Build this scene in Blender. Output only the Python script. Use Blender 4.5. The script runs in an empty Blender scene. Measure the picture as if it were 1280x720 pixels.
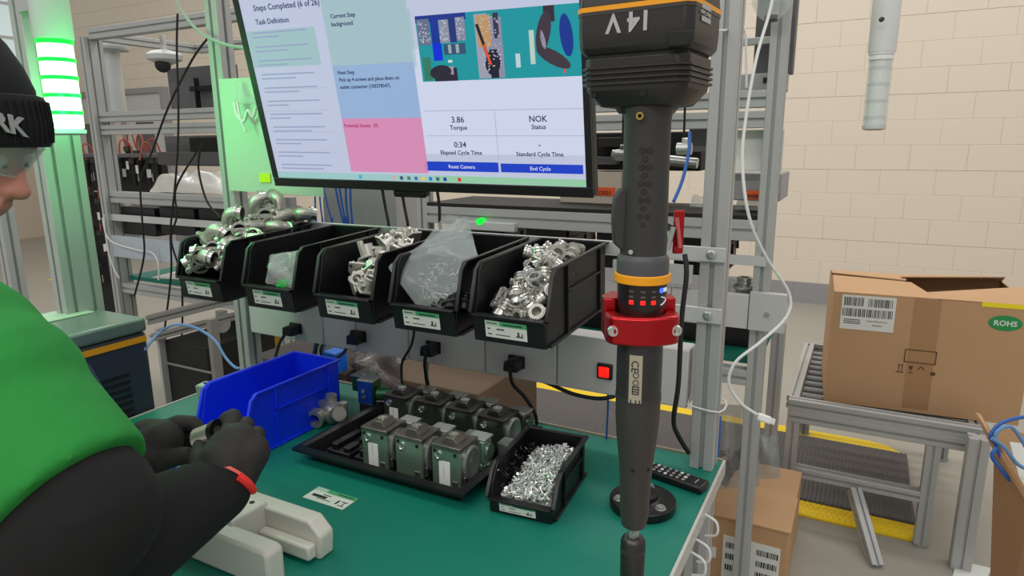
import bpy, bmesh, math, random
from mathutils import Vector, Matrix
random.seed(7)
S = bpy.context.scene; COL = S.collection
R_ = math.radians
# ---------------------------------------------------------------- camera
FPX, CZ = 830.0, 1.45
def _basis():
    y, p, r = R_(28.0), R_(12.3), R_(0.45)
    f = Vector((-math.sin(y)*math.cos(p), math.cos(y)*math.cos(p), -math.sin(p)))
    rt = Vector((math.cos(y), math.sin(y), 0)); up = rt.cross(f)
    return rt*math.cos(r)-up*math.sin(r), up*math.cos(r)+rt*math.sin(r), f
CR, CU, CF = _basis(); CP = Vector((0, 0, CZ))
cam = bpy.data.objects.new('camera', bpy.data.cameras.new('camera')); COL.objects.link(cam)
cam.matrix_world = Matrix(((CR.x, CU.x, -CF.x, 0), (CR.y, CU.y, -CF.y, 0), (CR.z, CU.z, -CF.z, CZ), (0, 0, 0, 1)))
cam.data.sensor_width = 36; cam.data.lens = FPX/1280*36; cam.data.clip_start = 0.02
S.camera = cam
# ---------------------------------------------------------------- light of the hall, plus an added front fill
w = bpy.data.worlds.new('world'); S.world = w; w.use_nodes = True
w.node_tree.nodes['Background'].inputs[0].default_value = (1.0, 0.985, 0.955, 1)
w.node_tree.nodes['Background'].inputs[1].default_value = 0.50
def area(name, loc, sx, sy, e, col=(1, .97, .93), aim=None):
    l = bpy.data.lights.new(name, 'AREA'); l.shape = 'RECTANGLE'; l.size = sx; l.size_y = sy; l.energy = e; l.color = col
    o = bpy.data.objects.new(name, l); COL.objects.link(o); o.location = loc
    if aim: o.rotation_euler = (Vector(aim)-Vector(loc)).to_track_quat('-Z', 'Y').to_euler()
    return o
area('ceiling_or_fill_row', (-0.5, 3.4, 4.4), 7, .5, 80)
area('ceiling_or_fill_row', (-0.5, 0.2, 4.4), 7, .5, 45)
area('ceiling_or_fill_row', (-0.5, 5.0, 4.4), 9, .4, 62)
area('ceiling_or_fill_row', (-0.3, -2.2, 4.0), 7, .6, 135)  # unseen front fill, added behind the camera to brighten upright front faces
area('ceiling_or_fill_row', (-6.0, 3.4, 4.4), 3, .5, 60)
S.view_settings.view_transform = 'Standard'; S.view_settings.look = 'None'; S.view_settings.gamma = 1
S.view_settings.exposure = 0.0
# ---------------------------------------------------------------- helpers
def at(px, py, X=None, Y=None, Z=None, D=None):
    d = CR*((px-640)/FPX) - CU*((py-360)/FPX) + CF
    if X is not None: t = X/d.x
    elif Y is not None: t = Y/d.y
    elif Z is not None: t = (Z-CZ)/d.z
    else: t = D
    return CP + d*t
def lin(c): return tuple(((v/255+.055)/1.055)**2.4 if v > 10 else v/255/12.92 for v in c)
MATS = {}
def mat(name, rgb, rough=.5, metal=0., bump=None, var=0., scale=20., emit=None, estr=0., alpha=None, trans=0., coat=0., spec=None):
    if name in MATS: return MATS[name]
    m = bpy.data.materials.new(name); m.use_nodes = True; nt = m.node_tree; b = nt.nodes['Principled BSDF']
    c = lin(rgb)+(1,)
    b.inputs['Base Color'].default_value = c; b.inputs['Roughness'].default_value = rough; b.inputs['Metallic'].default_value = metal
    if spec is not None: b.inputs['Specular IOR Level'].default_value = spec
    if coat: b.inputs['Coat Weight'].default_value = coat; b.inputs['Coat Roughness'].default_value = .15
    if emit: b.inputs['Emission Color'].default_value = lin(emit)+(1,); b.inputs['Emission Strength'].default_value = estr
    if trans: b.inputs['Transmission Weight'].default_value = trans; b.inputs['IOR'].default_value = 1.2
    if alpha is not None: b.inputs['Alpha'].default_value = alpha
    if var or bump:
        tc = nt.nodes.new('ShaderNodeTexCoord'); n = nt.nodes.new('ShaderNodeTexNoise')
        n.inputs['Scale'].default_value = scale; n.inputs['Detail'].default_value = 5
        nt.links.new(tc.outputs['Object'], n.inputs['Vector'])
        if var:
            mx = nt.nodes.new('ShaderNodeMix'); mx.data_type = 'RGBA'; mx.inputs[0].default_value = 0
            nt.links.new(n.outputs['Fac'], mx.inputs[0])
            mx.inputs[6].default_value = tuple(v*(1-var) for v in c[:3])+(1,); mx.inputs[7].default_value = tuple(min(1, v*(1+var)) for v in c[:3])+(1,)
            nt.links.new(mx.outputs[2], b.inputs['Base Color'])
        if bump:
            bp = nt.nodes.new('ShaderNodeBump'); bp.inputs['Strength'].default_value = bump; bp.inputs['Distance'].default_value = .002
            nt.links.new(n.outputs['Fac'], bp.inputs['Height']); nt.links.new(bp.outputs[0], b.inputs['Normal'])
    MATS[name] = m; return m
def ndir(d):
    d = Vector(d).normalized(); a = Vector((0, 0, 1)) if abs(d.z) < .9 else Vector((1, 0, 0))
    u = a.cross(d).normalized(); return u, d.cross(u)
def wloc(p):
    v = Vector((0, 0, 0))
    while p: v += p.location; p = p.parent
    return v
class M:
    def __init__(s): s.v = []; s.f = []
    def add(s, vs, fs):
        k = len(s.v); s.v += [tuple(v) for v in vs]; s.f += [tuple(i+k for i in f) for f in fs]; return s
    def box(s, a, b, rz=0, piv=None):
        x0, y0, z0 = a; x1, y1, z1 = b
        vs = [Vector(p) for p in ((x0,y0,z0),(x1,y0,z0),(x1,y1,z0),(x0,y1,z0),(x0,y0,z1),(x1,y0,z1),(x1,y1,z1),(x0,y1,z1))]
        if rz:
            c = Vector(piv) if piv else (Vector(a)+Vector(b))/2
            m = Matrix.Rotation(rz, 3, 'Z'); vs = [m @ (v-c)+c for v in vs]
        return s.add(vs, [(0,3,2,1),(4,5,6,7),(0,1,5,4),(1,2,6,5),(2,3,7,6),(3,0,4,7)])
    def obox(s, c, ax, ay, az):      # oriented box: centre and three half vectors
        c, ax, ay, az = map(Vector, (c, ax, ay, az))
        vs = [c+ax*i+ay*j+az*k for k in (-1, 1) for i, j in ((-1,-1),(1,-1),(1,1),(-1,1))]
        return s.add(vs, [(0,3,2,1),(4,5,6,7),(0,1,5,4),(1,2,6,5),(2,3,7,6),(3,0,4,7)])
    def prism(s, poly, o, u, v, w):   # 2d poly in u,v swept by w from o
        o, u, v, w = map(Vector, (o, u, v, w)); n = len(poly)
        vs = [o+u*a+v*b for a, b in poly]+[o+u*a+v*b+w for a, b in poly]
        return s.add(vs, [tuple(range(n-1, -1, -1)), tuple(range(n, 2*n))]+[(i, (i+1) % n, n+(i+1) % n, n+i) for i in range(n)])
    def cyl(s, a, b, r0, r1=None, n=16, cap=True):
        a, b = Vector(a), Vector(b); r1 = r0 if r1 is None else r1; u, v = ndir(b-a)
        vs = []
        for c, r in ((a, r0), (b, r1)):
            vs += [c+(u*math.cos(2*math.pi*i/n)+v*math.sin(2*math.pi*i/n))*r for i in range(n)]
        fs = [(i, (i+1) % n, n+(i+1) % n, n+i) for i in range(n)]
        if cap: fs += [tuple(range(n-1, -1, -1)), tuple(range(n, 2*n))]
        return s.add(vs, fs)
    def ring(s, a, b, ro, ri, n=20):   # hollow pipe
        a, b = Vector(a), Vector(b); u, v = ndir(b-a); vs = []
        for c, r in ((a, ro), (b, ro), (b, ri), (a, ri)):
            vs += [c+(u*math.cos(2*math.pi*i/n)+v*math.sin(2*math.pi*i/n))*r for i in range(n)]
        return s.add(vs, [(k*n+i, k*n+(i+1) % n, ((k+1) % 4)*n+(i+1) % n, ((k+1) % 4)*n+i) for k in range(4) for i in range(n)])
    def lathe(s, prof, o=(0,0,0), d=(0,0,1), n=28, sx=1., sy=1.):
        o = Vector(o); d = Vector(d).normalized(); u, v = ndir(d)
        if abs(d.z) > .99: u, v = Vector((1,0,0)), Vector((0,1,0))
        vs = []
        for r, h in prof:
            vs += [o+d*h+(u*math.cos(2*math.pi*i/n)*sx+v*math.sin(2*math.pi*i/n)*sy)*r for i in range(n)]
        fs = [(k*n+i, k*n+(i+1) % n, (k+1)*n+(i+1) % n, (k+1)*n+i) for k in range(len(prof)-1) for i in range(n)]
        fs += [tuple(range(n-1, -1, -1)), tuple(range((len(prof)-1)*n, len(prof)*n))]
        return s.add(vs, fs)
    def tube(s, pts, r, n=8, smooth=6):
        P = [Vector(p) for p in pts]
        if smooth and len(P) > 2:
            Q = []
            for i in range(len(P)-1):
                p0 = P[max(0, i-1)]; p1 = P[i]; p2 = P[i+1]; p3 = P[min(len(P)-1, i+2)]
                for j in range(smooth):
                    t = j/smooth
                    Q.append(.5*((2*p1)+(p2-p0)*t+(2*p0-5*p1+4*p2-p3)*t*t+(3*p1-p0-3*p2+p3)*t**3))
            Q.append(P[-1]); P = Q
        vs = []; m = len(P); u = None
        for i, p in enumerate(P):
            d = (P[min(i+1, m-1)]-P[max(i-1, 0)]).normalized()
            if u is None: u, v = ndir(d)
            else: u = (u-d*u.dot(d)).normalized(); v = d.cross(u)
            rr = r if not isinstance(r, (list, tuple)) else r[0]+(r[1]-r[0])*i/(m-1)
            vs += [p+(u*math.cos(2*math.pi*k/n)+v*math.sin(2*math.pi*k/n))*rr for k in range(n)]
        fs = [(i*n+k, i*n+(k+1) % n, (i+1)*n+(k+1) % n, (i+1)*n+k) for i in range(m-1) for k in range(n)]
        fs += [tuple(range(n-1, -1, -1)), tuple(range((m-1)*n, m*n))]
        return s.add(vs, fs)
    def sph(s, c, r, sx=1, sy=1, sz=1, n=14, rot=None):
        c = Vector(c); vs = []; h = n//2
        for i in range(h+1):
            t = math.pi*i/h
            for j in range(n):
                p = 2*math.pi*j/n
                q = Vector((math.sin(t)*math.cos(p)*sx, math.sin(t)*math.sin(p)*sy, math.cos(t)*sz))*r
                if rot: q = rot @ q
                vs.append(c+q)
        return s.add(vs, [(i*n+j, (i+1)*n+j, (i+1)*n+(j+1) % n, i*n+(j+1) % n) for i in range(h) for j in range(n)])
    def ext(s, a, b, wx, wy, gx=1, gy=1, up=(0, 0, 1)):
        """aluminium T-slot profile from a to b; wx across 'side', wy across 'up'; gx, gy grooves per face"""
        a, b = Vector(a), Vector(b); d = (b-a).normalized(); up = Vector(up)
        if abs(d.dot(up)) > .9: up = Vector((0, 1, 0))
        sd = d.cross(up).normalized(); up = sd.cross(d)
        g, dp, c = .0045, .009, .0015
        def edge(L, k):
            pts = []; st = L/k
            for i in range(k):
                m = -L/2+st*(i+.5); pts += [(m-g, 0), (m-g, dp), (m+g, dp), (m+g, 0)]
            return pts
        poly = []
        for (L, k, fn) in ((wx, gx, lambda t, q: (t, -wy/2+q)), (wy, gy, lambda t, q: (wx/2-q, t)), (wx, gx, lambda t, q: (-t, wy/2-q)), (wy, gy, lambda t, q: (-wx/2+q, -t))):
            poly.append(fn(-L/2+c, 0)); poly += [fn(t, q) for t, q in edge(L, k)]; poly.append(fn(L/2-c, 0))
        return s.prism(poly, a, sd, up, b-a)
    def build(s, name, m, parent=None, smooth=False, bevel=0., world=False, seg=2, kind=None, label=None):
        me = bpy.data.meshes.new(name)
        off = wloc(parent) if (world and parent) else Vector((0, 0, 0))
        me.from_pydata([tuple(Vector(v)-off) for v in s.v], [], s.f); me.update()
        if m: me.materials.append(m)
        bm = bmesh.new(); bm.from_mesh(me); bmesh.ops.recalc_face_normals(bm, faces=bm.faces); bm.to_mesh(me); bm.free()
        o = bpy.data.objects.new(name, me); COL.objects.link(o)
        if parent: o.parent = parent
        if bevel:
            md = o.modifiers.new('bevel', 'BEVEL'); md.width = bevel; md.segments = seg; md.limit_method = 'ANGLE'; md.angle_limit = R_(40)
        if smooth or bevel:
            for p in me.polygons: p.use_smooth = True
            if hasattr(me, 'set_sharp_from_angle'): me.set_sharp_from_angle(angle=R_(38))
        if kind: o['kind'] = kind
        if label: o['label'] = label
        return o
def tag(o, label, cat, group=None, kind=None):
    o['label'] = label; o['category'] = cat
    if group: o['group'] = group
    if kind: o['kind'] = kind
    return o
def thing(name, label, cat, loc=(0, 0, 0), rz=0, group=None, rot=None):
    o = bpy.data.objects.new(name, None); COL.objects.link(o); o.empty_display_size = .05
    o.location = loc; o.rotation_euler = rot if rot is not None else (0, 0, rz)
    return tag(o, label, cat, group)
def dup(root, loc, rot=(0, 0, 0), label=None, group=None, scale=None):
    def cp(o, par):
        c = o.copy(); COL.objects.link(c)
        if par: c.parent = par
        for ch in kids.get(o.name, []): cp(ch, c)
        return c
    kids = {}
    def walk(o):
        kids[o.name] = [c for c in o.children]
        for c in o.children: walk(c)
    walk(root)
    r = cp(root, None); r.location = loc; r.rotation_euler = rot
    if scale: r.scale = (scale,)*3
    if label: r['label'] = label
    if group: r['group'] = group
    return r
def text(body, size, origin, ux, uy, m, parent, name='lettering', align='LEFT', ext=.0002, world=True, bold=0.):
    cu = bpy.data.curves.new(name, 'FONT'); cu.body = body; cu.size = size; cu.align_x = align; cu.extrude = ext; cu.offset = bold; cu.resolution_u = 2
    t = bpy.data.objects.new('t', cu); COL.objects.link(t)
    dg = bpy.context.evaluated_depsgraph_get(); dg.update()
    me = bpy.data.meshes.new_from_object(t.evaluated_get(dg)); bpy.data.objects.remove(t)
    ux, uy = Vector(ux).normalized(), Vector(uy).normalized(); n = ux.cross(uy); o_ = Vector(origin)
    off = wloc(parent) if (parent and world) else Vector((0, 0, 0))
    for v in me.vertices: c = v.co.copy(); v.co = o_+ux*c.x+uy*c.y+n*c.z-off
    me.materials.clear(); me.materials.append(m)
    o = bpy.data.objects.new(name, me); COL.objects.link(o)
    if parent: o.parent = parent
    return o
# ---------------------------------------------------------------- materials
alu = mat('aluminium', (176, 178, 177), .42, .3, var=.04, scale=6)
alu2 = mat('painted_aluminium', (196, 198, 198), .5, .2, var=.03)
grayp = mat('grey_panel', (198, 197, 196), .45, 0, var=.02, scale=4)
dgray = mat('dark_grey_plastic', (92, 92, 95), .5)
black = mat('black_plastic', (13, 13, 17), .42, 0, bump=.15, scale=300)
blackm = mat('black_matte', (14, 14, 15), .7)
rubber = mat('black_rubber', (16, 16, 17), .55)
blue = mat('blue_plastic', (6, 50, 232), .42, 0, bump=.1, scale=200)
teal = mat('green_bench_mat', (0, 116, 98), .55, 0, bump=.15, var=.05, scale=60)
pom = mat('white_plastic', (206, 204, 194), .35, coat=.1)
white = mat('white_plastic_bright', (225, 226, 224), .4)
paper = mat('white_paper', (218, 220, 214), .7)
lgreen = mat('label_green', (70, 160, 110), .7)
ink = mat('black_ink', (40, 42, 44), .8)
steel = mat('machined_steel', (180, 185, 181), .32, .75, bump=.08, scale=40)
chrome = mat('shiny_metal', (205, 205, 200), .24, .95)
cast = mat('cast_metal', (176, 174, 166), .4, .75, bump=.3, scale=70, var=.1)
zinc = mat('zinc_white_metal', (200, 198, 190), .36, .6, bump=.2, scale=60)
darksteel = mat('dark_steel', (70, 68, 66), .35, .8, bump=.2, scale=60)
green_anod = mat('green_coated_metal', (138, 164, 146), .28, .7)
dgreen = mat('dark_green_block', (36, 92, 60), .35, .5)
redan = mat('red_anodised', (176, 8, 20), .28, .75, coat=.3)
orange = mat('orange_band', (240, 160, 12), .45)
tool = mat('tool_grey_plastic', (50, 49, 48), .5, 0, bump=.2, scale=400)
tool2 = mat('tool_brown_black', (38, 35, 33), .42, 0, bump=.15, scale=300)
cardb = mat('cardboard', (186, 148, 110), .85, 0, bump=.15, var=.08, scale=5)
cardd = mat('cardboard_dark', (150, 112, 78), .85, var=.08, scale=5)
tape = mat('packing_tape', (168, 130, 92), .25)
concrete = mat('floor_concrete', (158, 154, 144), .35, 0, bump=.03, var=.08, scale=1.6)
blockm = mat('painted_block', (226, 214, 197), .6, 0, bump=.25, var=.02, scale=40)
blockg = mat('painted_block_grey', (150, 148, 150), .6, 0, bump=.3, var=.03, scale=40)
yellow = mat('yellow_rubber', (236, 200, 10), .5, 0, bump=.5, scale=30)
matgray = mat('anti_fatigue_rubber', (88, 85, 84), .7, 0, bump=.4, var=.1, scale=60)
cabg = mat('cabinet_grey', (150, 150, 152), .5)
bluec = mat('blue_cable', (30, 90, 170), .45)
lbluec = mat('light_blue_cable', (96, 140, 190), .45)
whitec = mat('white_cable', (215, 218, 215), .45)
yel = mat('yellow_paint', (232, 170, 20), .5)
redl = mat('lit_red', (255, 30, 20), .3, emit=(255, 20, 14), estr=1.3)
def film(name, rgb, a, rough=.15):
    m = bpy.data.materials.new(name); m.use_nodes = True; nt = m.node_tree; b = nt.nodes['Principled BSDF']
    b.inputs['Base Color'].default_value = lin(rgb)+(1,); b.inputs['Roughness'].default_value = rough; b.inputs['Alpha'].default_value = a
    b.inputs['Specular IOR Level'].default_value = .8; b.inputs['Coat Weight'].default_value = .6; b.inputs['Coat Roughness'].default_value = .08
    n = nt.nodes.new('ShaderNodeTexNoise'); n.inputs['Scale'].default_value = 28; bp = nt.nodes.new('ShaderNodeBump'); bp.inputs['Strength'].default_value = .6; bp.inputs['Distance'].default_value = .004
    nt.links.new(n.outputs['Fac'], bp.inputs['Height']); nt.links.new(bp.outputs[0], b.inputs['Normal'])
    MATS[name] = m; return m
bagf = film('clear_bag_film', (150, 162, 160), .36)
bagw = film('white_bag_film', (215, 212, 206), .85, .3)
clearm = film('clear_plastic', (220, 228, 226), .3, .1)
# ================================================================ SETTING
def struct(name, mm, m, **k):
    o = mm.build(name, m, **k); o['kind'] = 'structure'; return o
fl = M(); fl.box((-12, -2.5, -.1), (6, 6.7, 0)); struct('floor', fl, concrete)
WY = 6.5
wb = M(); wb.box((-12, WY-.0165, 0), (6, WY+.2, 4.8)); wall = struct('wall_back', wb, mat('mortar_paint', (206, 193, 175), .8))
z0, ch, cw = -.013, .2032, .40
bm_ = M().box((-.199, -.02, 0), (.199, .02, ch-.002))
pro = {}
for k, m in (('a', blockm), ('b', blockg)):
    o = bm_.build('block', m); pro[k] = o.data; bpy.data.objects.remove(o)
    bmx = bmesh.new(); bmx.from_mesh(pro[k]); bmesh.ops.bevel(bmx, geom=bmx.edges[:], offset=.0022, segments=1, affect='EDGES'); bmx.to_mesh(pro[k]); bmx.free()
far = {'a': M(), 'b': M()}; nb = 0
for r in range(0, 23):
    z = z0+r*ch; key = 'b' if r < 1 else 'a'
    for c in range(-29, 14):
        x = -.313+c*cw+(.2 if r % 2 else 0)
        if r < 14 and -4.4 < x < 2.2:
            o = bpy.data.objects.new('block', pro[key]); COL.objects.link(o); o.parent = wall
            o.location = (x, WY+.001*((r*7+c*3) % 3), z); nb += 1
        else: far[key].box((x-.1985, WY-.02, z), (x+.1985, WY+.02, z+ch-.004))
far['a'].build('far_blocks', blockm, wall, kind='stuff'); far['b'].build('far_base_blocks', blockg, wall, kind='stuff')
bb = M(); bb.box((-12, WY-.026, 0), (6, WY-.018, .005)); 
wl = M(); wl.box((-12.2, -2.5, 0), (-12, WY, 4.8)); struct('wall_left', wl, mat('left_wall_paint', (205, 192, 172), .7, var=.03))
# far steel doors and windows on the back wall, left part
for n, (x0, x1, za, zb) in enumerate(((-10.0, -9.1, .0, 2.2), (-11.3, -10.5, 0.0, 2.2)), 1):
    d = M(); d.box((x0, WY-.09, za), (x1, WY-.03, zb)); dd = struct('door_%d' % n, d, grayp, bevel=.004)
    f = M()
    f.box((x0-.08, WY-.12, za), (x0, WY-.02, zb+.08)); f.box((x1, WY-.12, za), (x1+.08, WY-.02, zb+.08)); f.box((x0, WY-.12, zb), (x1, WY-.02, zb+.08)); f.build('door_frame', cabg, dd, bevel=.003)
    M().box((x0+.25, WY-.1, 1.25), (x1-.25, WY-.085, 1.8)).build('door_pane', mat('dim_glass', (96, 92, 92), .1), dd)
# window high on the left
wn = M(); wn.box((-12.0, 4.6, 2.6), (-11.94, 6.1, 4.1)); wd = struct('window_1', wn, mat('window_daylight', (190, 205, 205), .2, emit=(200, 215, 215), estr=.6))
for i in range(5):
    M().box((-11.95, 4.6+i*.375-.03, 2.6), (-11.88, 4.6+i*.375+.03, 4.1)).build('window_bar', white, wd)
for i in range(4):
    M().box((-11.95, 4.6, 2.6+i*.5-.02), (-11.89, 6.1, 2.6+i*.5+.02)).build('window_bar', white, wd)
# ================================================================ MAIN WORKBENCH
wf = thing('workbench_frame', 'silver slotted aluminium frame of the near workbench carrying the black bins', 'frame', (-.86, 1.24, 0))
for x in (-1.497, -.235):
    M().ext((x, 1.2375, 0), (x, 1.2375, .799), .045, .045, up=(0, 1, 0)).build('leg', alu, wf, world=True)
    M().ext((x, 1.2375, .829), (x, 1.2375, 2.35), .045, .045, up=(0, 1, 0)).build('post', alu, wf, world=True)
for z0_, z1_ in ((1.125, 1.153), (1.239, 1.265)):
    M().box((-1.50, 1.205, z0_), (-.212, 1.213, z1_)).build('bin_rail', alu2, wf, world=True, bevel=.001)
    for x in (-.236, -1.497):
        M().lathe([(.0085, 0), (.0085, .004), (.006, .0055), (.003, .0055), (.003, .003)], (x, 1.206, (z0_+z1_)/2), (0, -1, 0), n=16).build('bolt', steel, wf, world=True, smooth=True)
M().ext((-1.4745, 1.2375, 2.2), (-.2575, 1.2375, 2.2), .045, .045).build('top_beam', alu, wf, world=True)
for x in (-1.44, -.235):
    M().ext((x, .35, 0), (x, .35, .775), .045, .045, up=(0, 1, 0)).build('leg', alu, wf, world=True)
M().ext((-.235, .3725, .7775), (-.235, 1.215, .7775), .045, .045).build('side_beam', alu, wf, world=True)
M().ext((-1.44, .3725, .7775), (-1.44, 1.215, .7775), .045, .045).build('side_beam', alu, wf, world=True)
wt = M().box((-1.467, .30, .803), (-.203, 1.27, .828)).build('worktop', teal, None, bevel=.002)
tag(wt, 'teal green rubber topped bench surface the tray and bins stand on', 'worktop')
M().box((-1.469, 1.27, .802), (-.203, 1.274, .832)).build('edge_trim', mat('edge_trim_tan', (170, 160, 140), .4), wt)
M().box((-.203, .30, .800), (-.198, 1.274, .830)).build('edge_trim', mat('edge_trim_grey', (186, 186, 180), .35), wt)
M().box((-1.472, .30, .800), (-1.467, 1.274, .830)).build('edge_trim', MATS['edge_trim_grey'], wt)
# cable ties round the right post and edge
for k, (z, r) in enumerate(((.955, .036),)):
    t = M(); q = .029
    t.tube([(-.235-q, 1.2375-q, z+.004), (-.235+q, 1.2375-q, z), (-.235+q, 1.2375+q, z+.003), (-.235-q, 1.2375+q, z+.006), (-.235-q, 1.2375-q, z+.004)], .0018, 6, smooth=3)
    o = t.build('cable_tie', whitec, smooth=True); tag(o, 'white cable tie looped round the right bench post above the bench mat', 'cable tie')
for k, (z, yy, lab) in enumerate(((.79, 1.09, 'upper'), (.775, 1.03, 'middle'), (.772, .995, 'lower'))):
    t = M().tube([(-.2, yy, z+.02), (-.178, yy-.004, z+.012), (-.176, yy-.006, z-.01), (-.196, yy-.002, z-.02)], .0022, 6)
    o = t.build('cable_tie', whitec, smooth=True); tag(o, {'upper': 'topmost white cable tie on the right edge of the green bench', 'middle': 'middle one of three white cable ties on the right bench edge', 'lower': 'lowest white cable tie on the right edge of the green bench'}[lab], 'cable tie')
# power trunking
tk = thing('power_trunking', 'long light grey power trunking behind the bench mat with sockets and red rocker switch', 'trunking', (-.86, 1.235, .94))
xs = [-1.47, -1.2, -1.09, -.93, -.72, -.545, -.268]
for i in range(6):
    M().box((xs[i]+.0012, 1.222, .945), (xs[i+1]-.0012, 1.275, 1.063)).build('cover_panel', grayp, tk, world=True, bevel=.003)
M().box((-1.468, 1.227, .948), (-.27, 1.274, 1.06)).build('backing', cabg, tk, world=True)
sw = M().box((-.452, 1.214, .98), (-.42, 1.224, 1.012)).build('switch_frame', black, tk, world=True, bevel=.002)
M().box((-.447, 1.2095, .985), (-.425, 1.215, 1.007)).build('rocker', redl, sw, world=True, bevel=.003)
def plug(px, py, x2, pts, label, Yf=1.22):
    p = at(px, py, Y=Yf); t = thing('power_plug', label, 'plug', (p.x, Yf, p.z))
    M().box((-.02, -.004, -.014), (.02, .001, .014)).build('socket_plate', blackm, t, bevel=.002)
    M().prism([(-.017, -.014), (.017, -.014), (.019, .010), (.006, .016), (-.015, .008)], (0, -.004, 0), (1, 0, 0), (0, 0, 1), (0, -.03, 0)).build('plug_body', black, t, bevel=.003)
    M().tube([(-.012, -.02, 0)]+[Vector(q)-Vector((p.x, Yf, p.z)) for q in pts], .0042, 8).build('cord', rubber, t, smooth=True)
plug(370, 410, 0, [at(356, 418, Y=1.19), at(349, 430, Y=1.2), at(343, 452, Y=1.27), at(338, 470, Y=1.3)], 'leftmost black power plug with cord on the grey trunking')
plug(450, 420, 0, [at(440, 414, Y=1.19), at(437, 424, Y=1.2), at(430, 440, Y=1.29), at(415, 452, Y=1.32)], 'second black power plug from the left on the grey trunking')
plug(542, 434, 0, [at(533, 440, Y=1.185), at(531, 455, Y=1.19), at(534, 478, Y=1.215), at(536, 492, Y=1.22)], 'third black power plug from the left above the metal valves')
plug(646, 452, 0, [at(637, 460, Y=1.185), at(641, 480, Y=1.2), at(655, 495, Y=1.22), at(668, 515, Y=1.24), at(671, 530, Y=1.255)], 'rightmost black power plug above the screw bin')
def cable(name, pts, r, m, label, cat='cable', n=8):
    o = M().tube(pts, r, n).build(name, m, smooth=True); return tag(o, label, cat)
cable('power_cable', [at(672, 474, Y=1.29), at(690, 481, Y=1.27), at(715, 492, Y=1.24), at(745, 498, Y=1.23), at(765, 496, Y=1.23), at(772, 490, Y=1.25)], .0045, mat('navy_cable', (28, 36, 50), .5), 'thick dark navy cable sagging below the grey trunking')
cable('blue_cable', [at(760, 493, Y=1.26), at(760, 510, Y=1.262), at(758, 548, Y=1.264)], .0022, bluec, 'thin blue cable hanging straight down behind the green mat')
cable('black_cable', [at(518, 412, Y=1.2), at(514, 432, Y=1.19), at(503, 452, Y=1.19), at(502, 470, Y=1.22), at(503, 480, Y=1.26)], .003, rubber, 'thin black cable dropping from the fourth bin past the trunking')
cable('black_cable', [at(856, 318, Y=1.15), at(858, 345, Y=1.14), at(852, 400, Y=1.13), at(848, 480, Y=1.13), at(842, 525, Y=1.14), at(848, 545, Y=1.18), at(861, 566, Y=1.2)], .0045, rubber, 'black cable hanging beside the tool down to the remote')
for k, (px, lab) in enumerate(((480, 'leftmost black cable hanging under the screen'), (504, 'middle black cable hanging under the screen'), (548, 'rightmost black cable hanging under the screen'))):
    cable('black_cable', [at(px-4, 225, Y=1.25), at(px+1, 255, Y=1.25), at(px+(6 if k != 2 else 2), 282, Y=1.24), at(px+7, 300, Y=1.25)], .0035, rubber, lab)
cable('white_cable', [at(967, -12, D=1.13), at(962, 15, D=1.12), at(945, 75, D=1.1), at(932, 150, D=1.1), at(928, 205, D=1.1), at(936, 270, D=1.1), at(957, 320, D=1.12), at(986, 366, D=1.14), at(983, 396, D=1.14), at(950, 428, D=1.13), at(920, 452, D=1.13), at(911, 478, D=1.14), at(925, 503, D=1.15), at(946, 518, D=1.16)], .0027, whitec, 'white cable curving down in front of the right posts')
e = thing('cable_connector', 'white plug at the lower end of the curved white cable', 'connector', at(955, 523, D=1.16))
M().obox((0, 0, 0), CR*.0115-CU*.004, CU*.0065+CR*.002, CF*.006).build('plug_body', white, e, bevel=.003)
M().obox(CR*.014-CU*.005, CR*.004-CU*.0014, CU*.005+CR*.0015, CF*.004).build('plug_tip', whitec, e, bevel=.001)
cable('air_line', [at(862, 165, Y=1.22), at(861, 190, Y=1.2), at(853, 225, Y=1.18), at(842, 252, Y=1.15)], .003, bluec, 'short blue air line beside the tool grip')
cable('white_cable', [at(893, 39, D=1.05), at(905, 38, D=1.1), at(926, 36, D=1.22), at(932, 45, D=1.23), at(933, 110, D=1.23)], .0022, whitec, 'thin white tie wrapped over the right post near the battery')
for k, (p, q, s) in enumerate((((779, 150), (779, 180), 'left'), ((856, 140), (856, 172), 'right'))):
    cable('suspension_wire', [Vector((at(*p, Y=1.25).x-.004, 1.25, 2.178)), at(*p, Y=1.25), at(*q, Y=1.25)], .0022, blackm, 'thin black suspension wire on the %s of the tool grip' % s, 'wire')
    e = thing('wire_clamp', 'small silver wire clamp on the %s of the tool grip' % s, 'clamp', at(q[0], q[1]+14, Y=1.25))
    M().box((-.006, -.004, -.006), (.006, .004, .02)).build('clamp_body', chrome, e, bevel=.002)
    M().cyl((-.014, 0, 0), (.012, 0, 0), .011, n=16).build('clamp_pin', steel, e, smooth=True)
# ================================================================ STACK LIGHTS AND LEFT POST
gp = thing('tall_post', 'wide double-slotted aluminium post at far left tinted green by the lit tower', 'post', (-1.70, .94, 0))
M().ext((-1.685, .905, 0), (-1.685, .905, 2.3), .045, .09, 1, 2, up=(0, 1, 0)).build('profile', alu, gp, world=True)
gp2 = thing('slim_post', 'narrow aluminium post left of the wide post behind the glasses', 'post', at(10, 300, X=-2.4))
gp2.location.z = 0
M().ext((0, 0, 0), (0, 0, 2.3), .045, .045, up=(0, 1, 0)).build('profile', alu, gp2)
sl = thing('signal_tower', 'lit green signal tower light beside the beanie', 'light', (-1.575, .885, 1.44))
sl.location = at(84, 162, D=1.46)
ledw = mat('led_core', (220, 255, 225), .3, emit=(196, 255, 205), estr=2.2)
ledg = mat('led_green', (0, 230, 60), .3, emit=(0, 235, 50), estr=1.15)
M().lathe([(.030, -.012), (.036, -.008), (.036, 0)], n=28).build('bottom_cap', grayp, sl, smooth=True)
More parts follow.
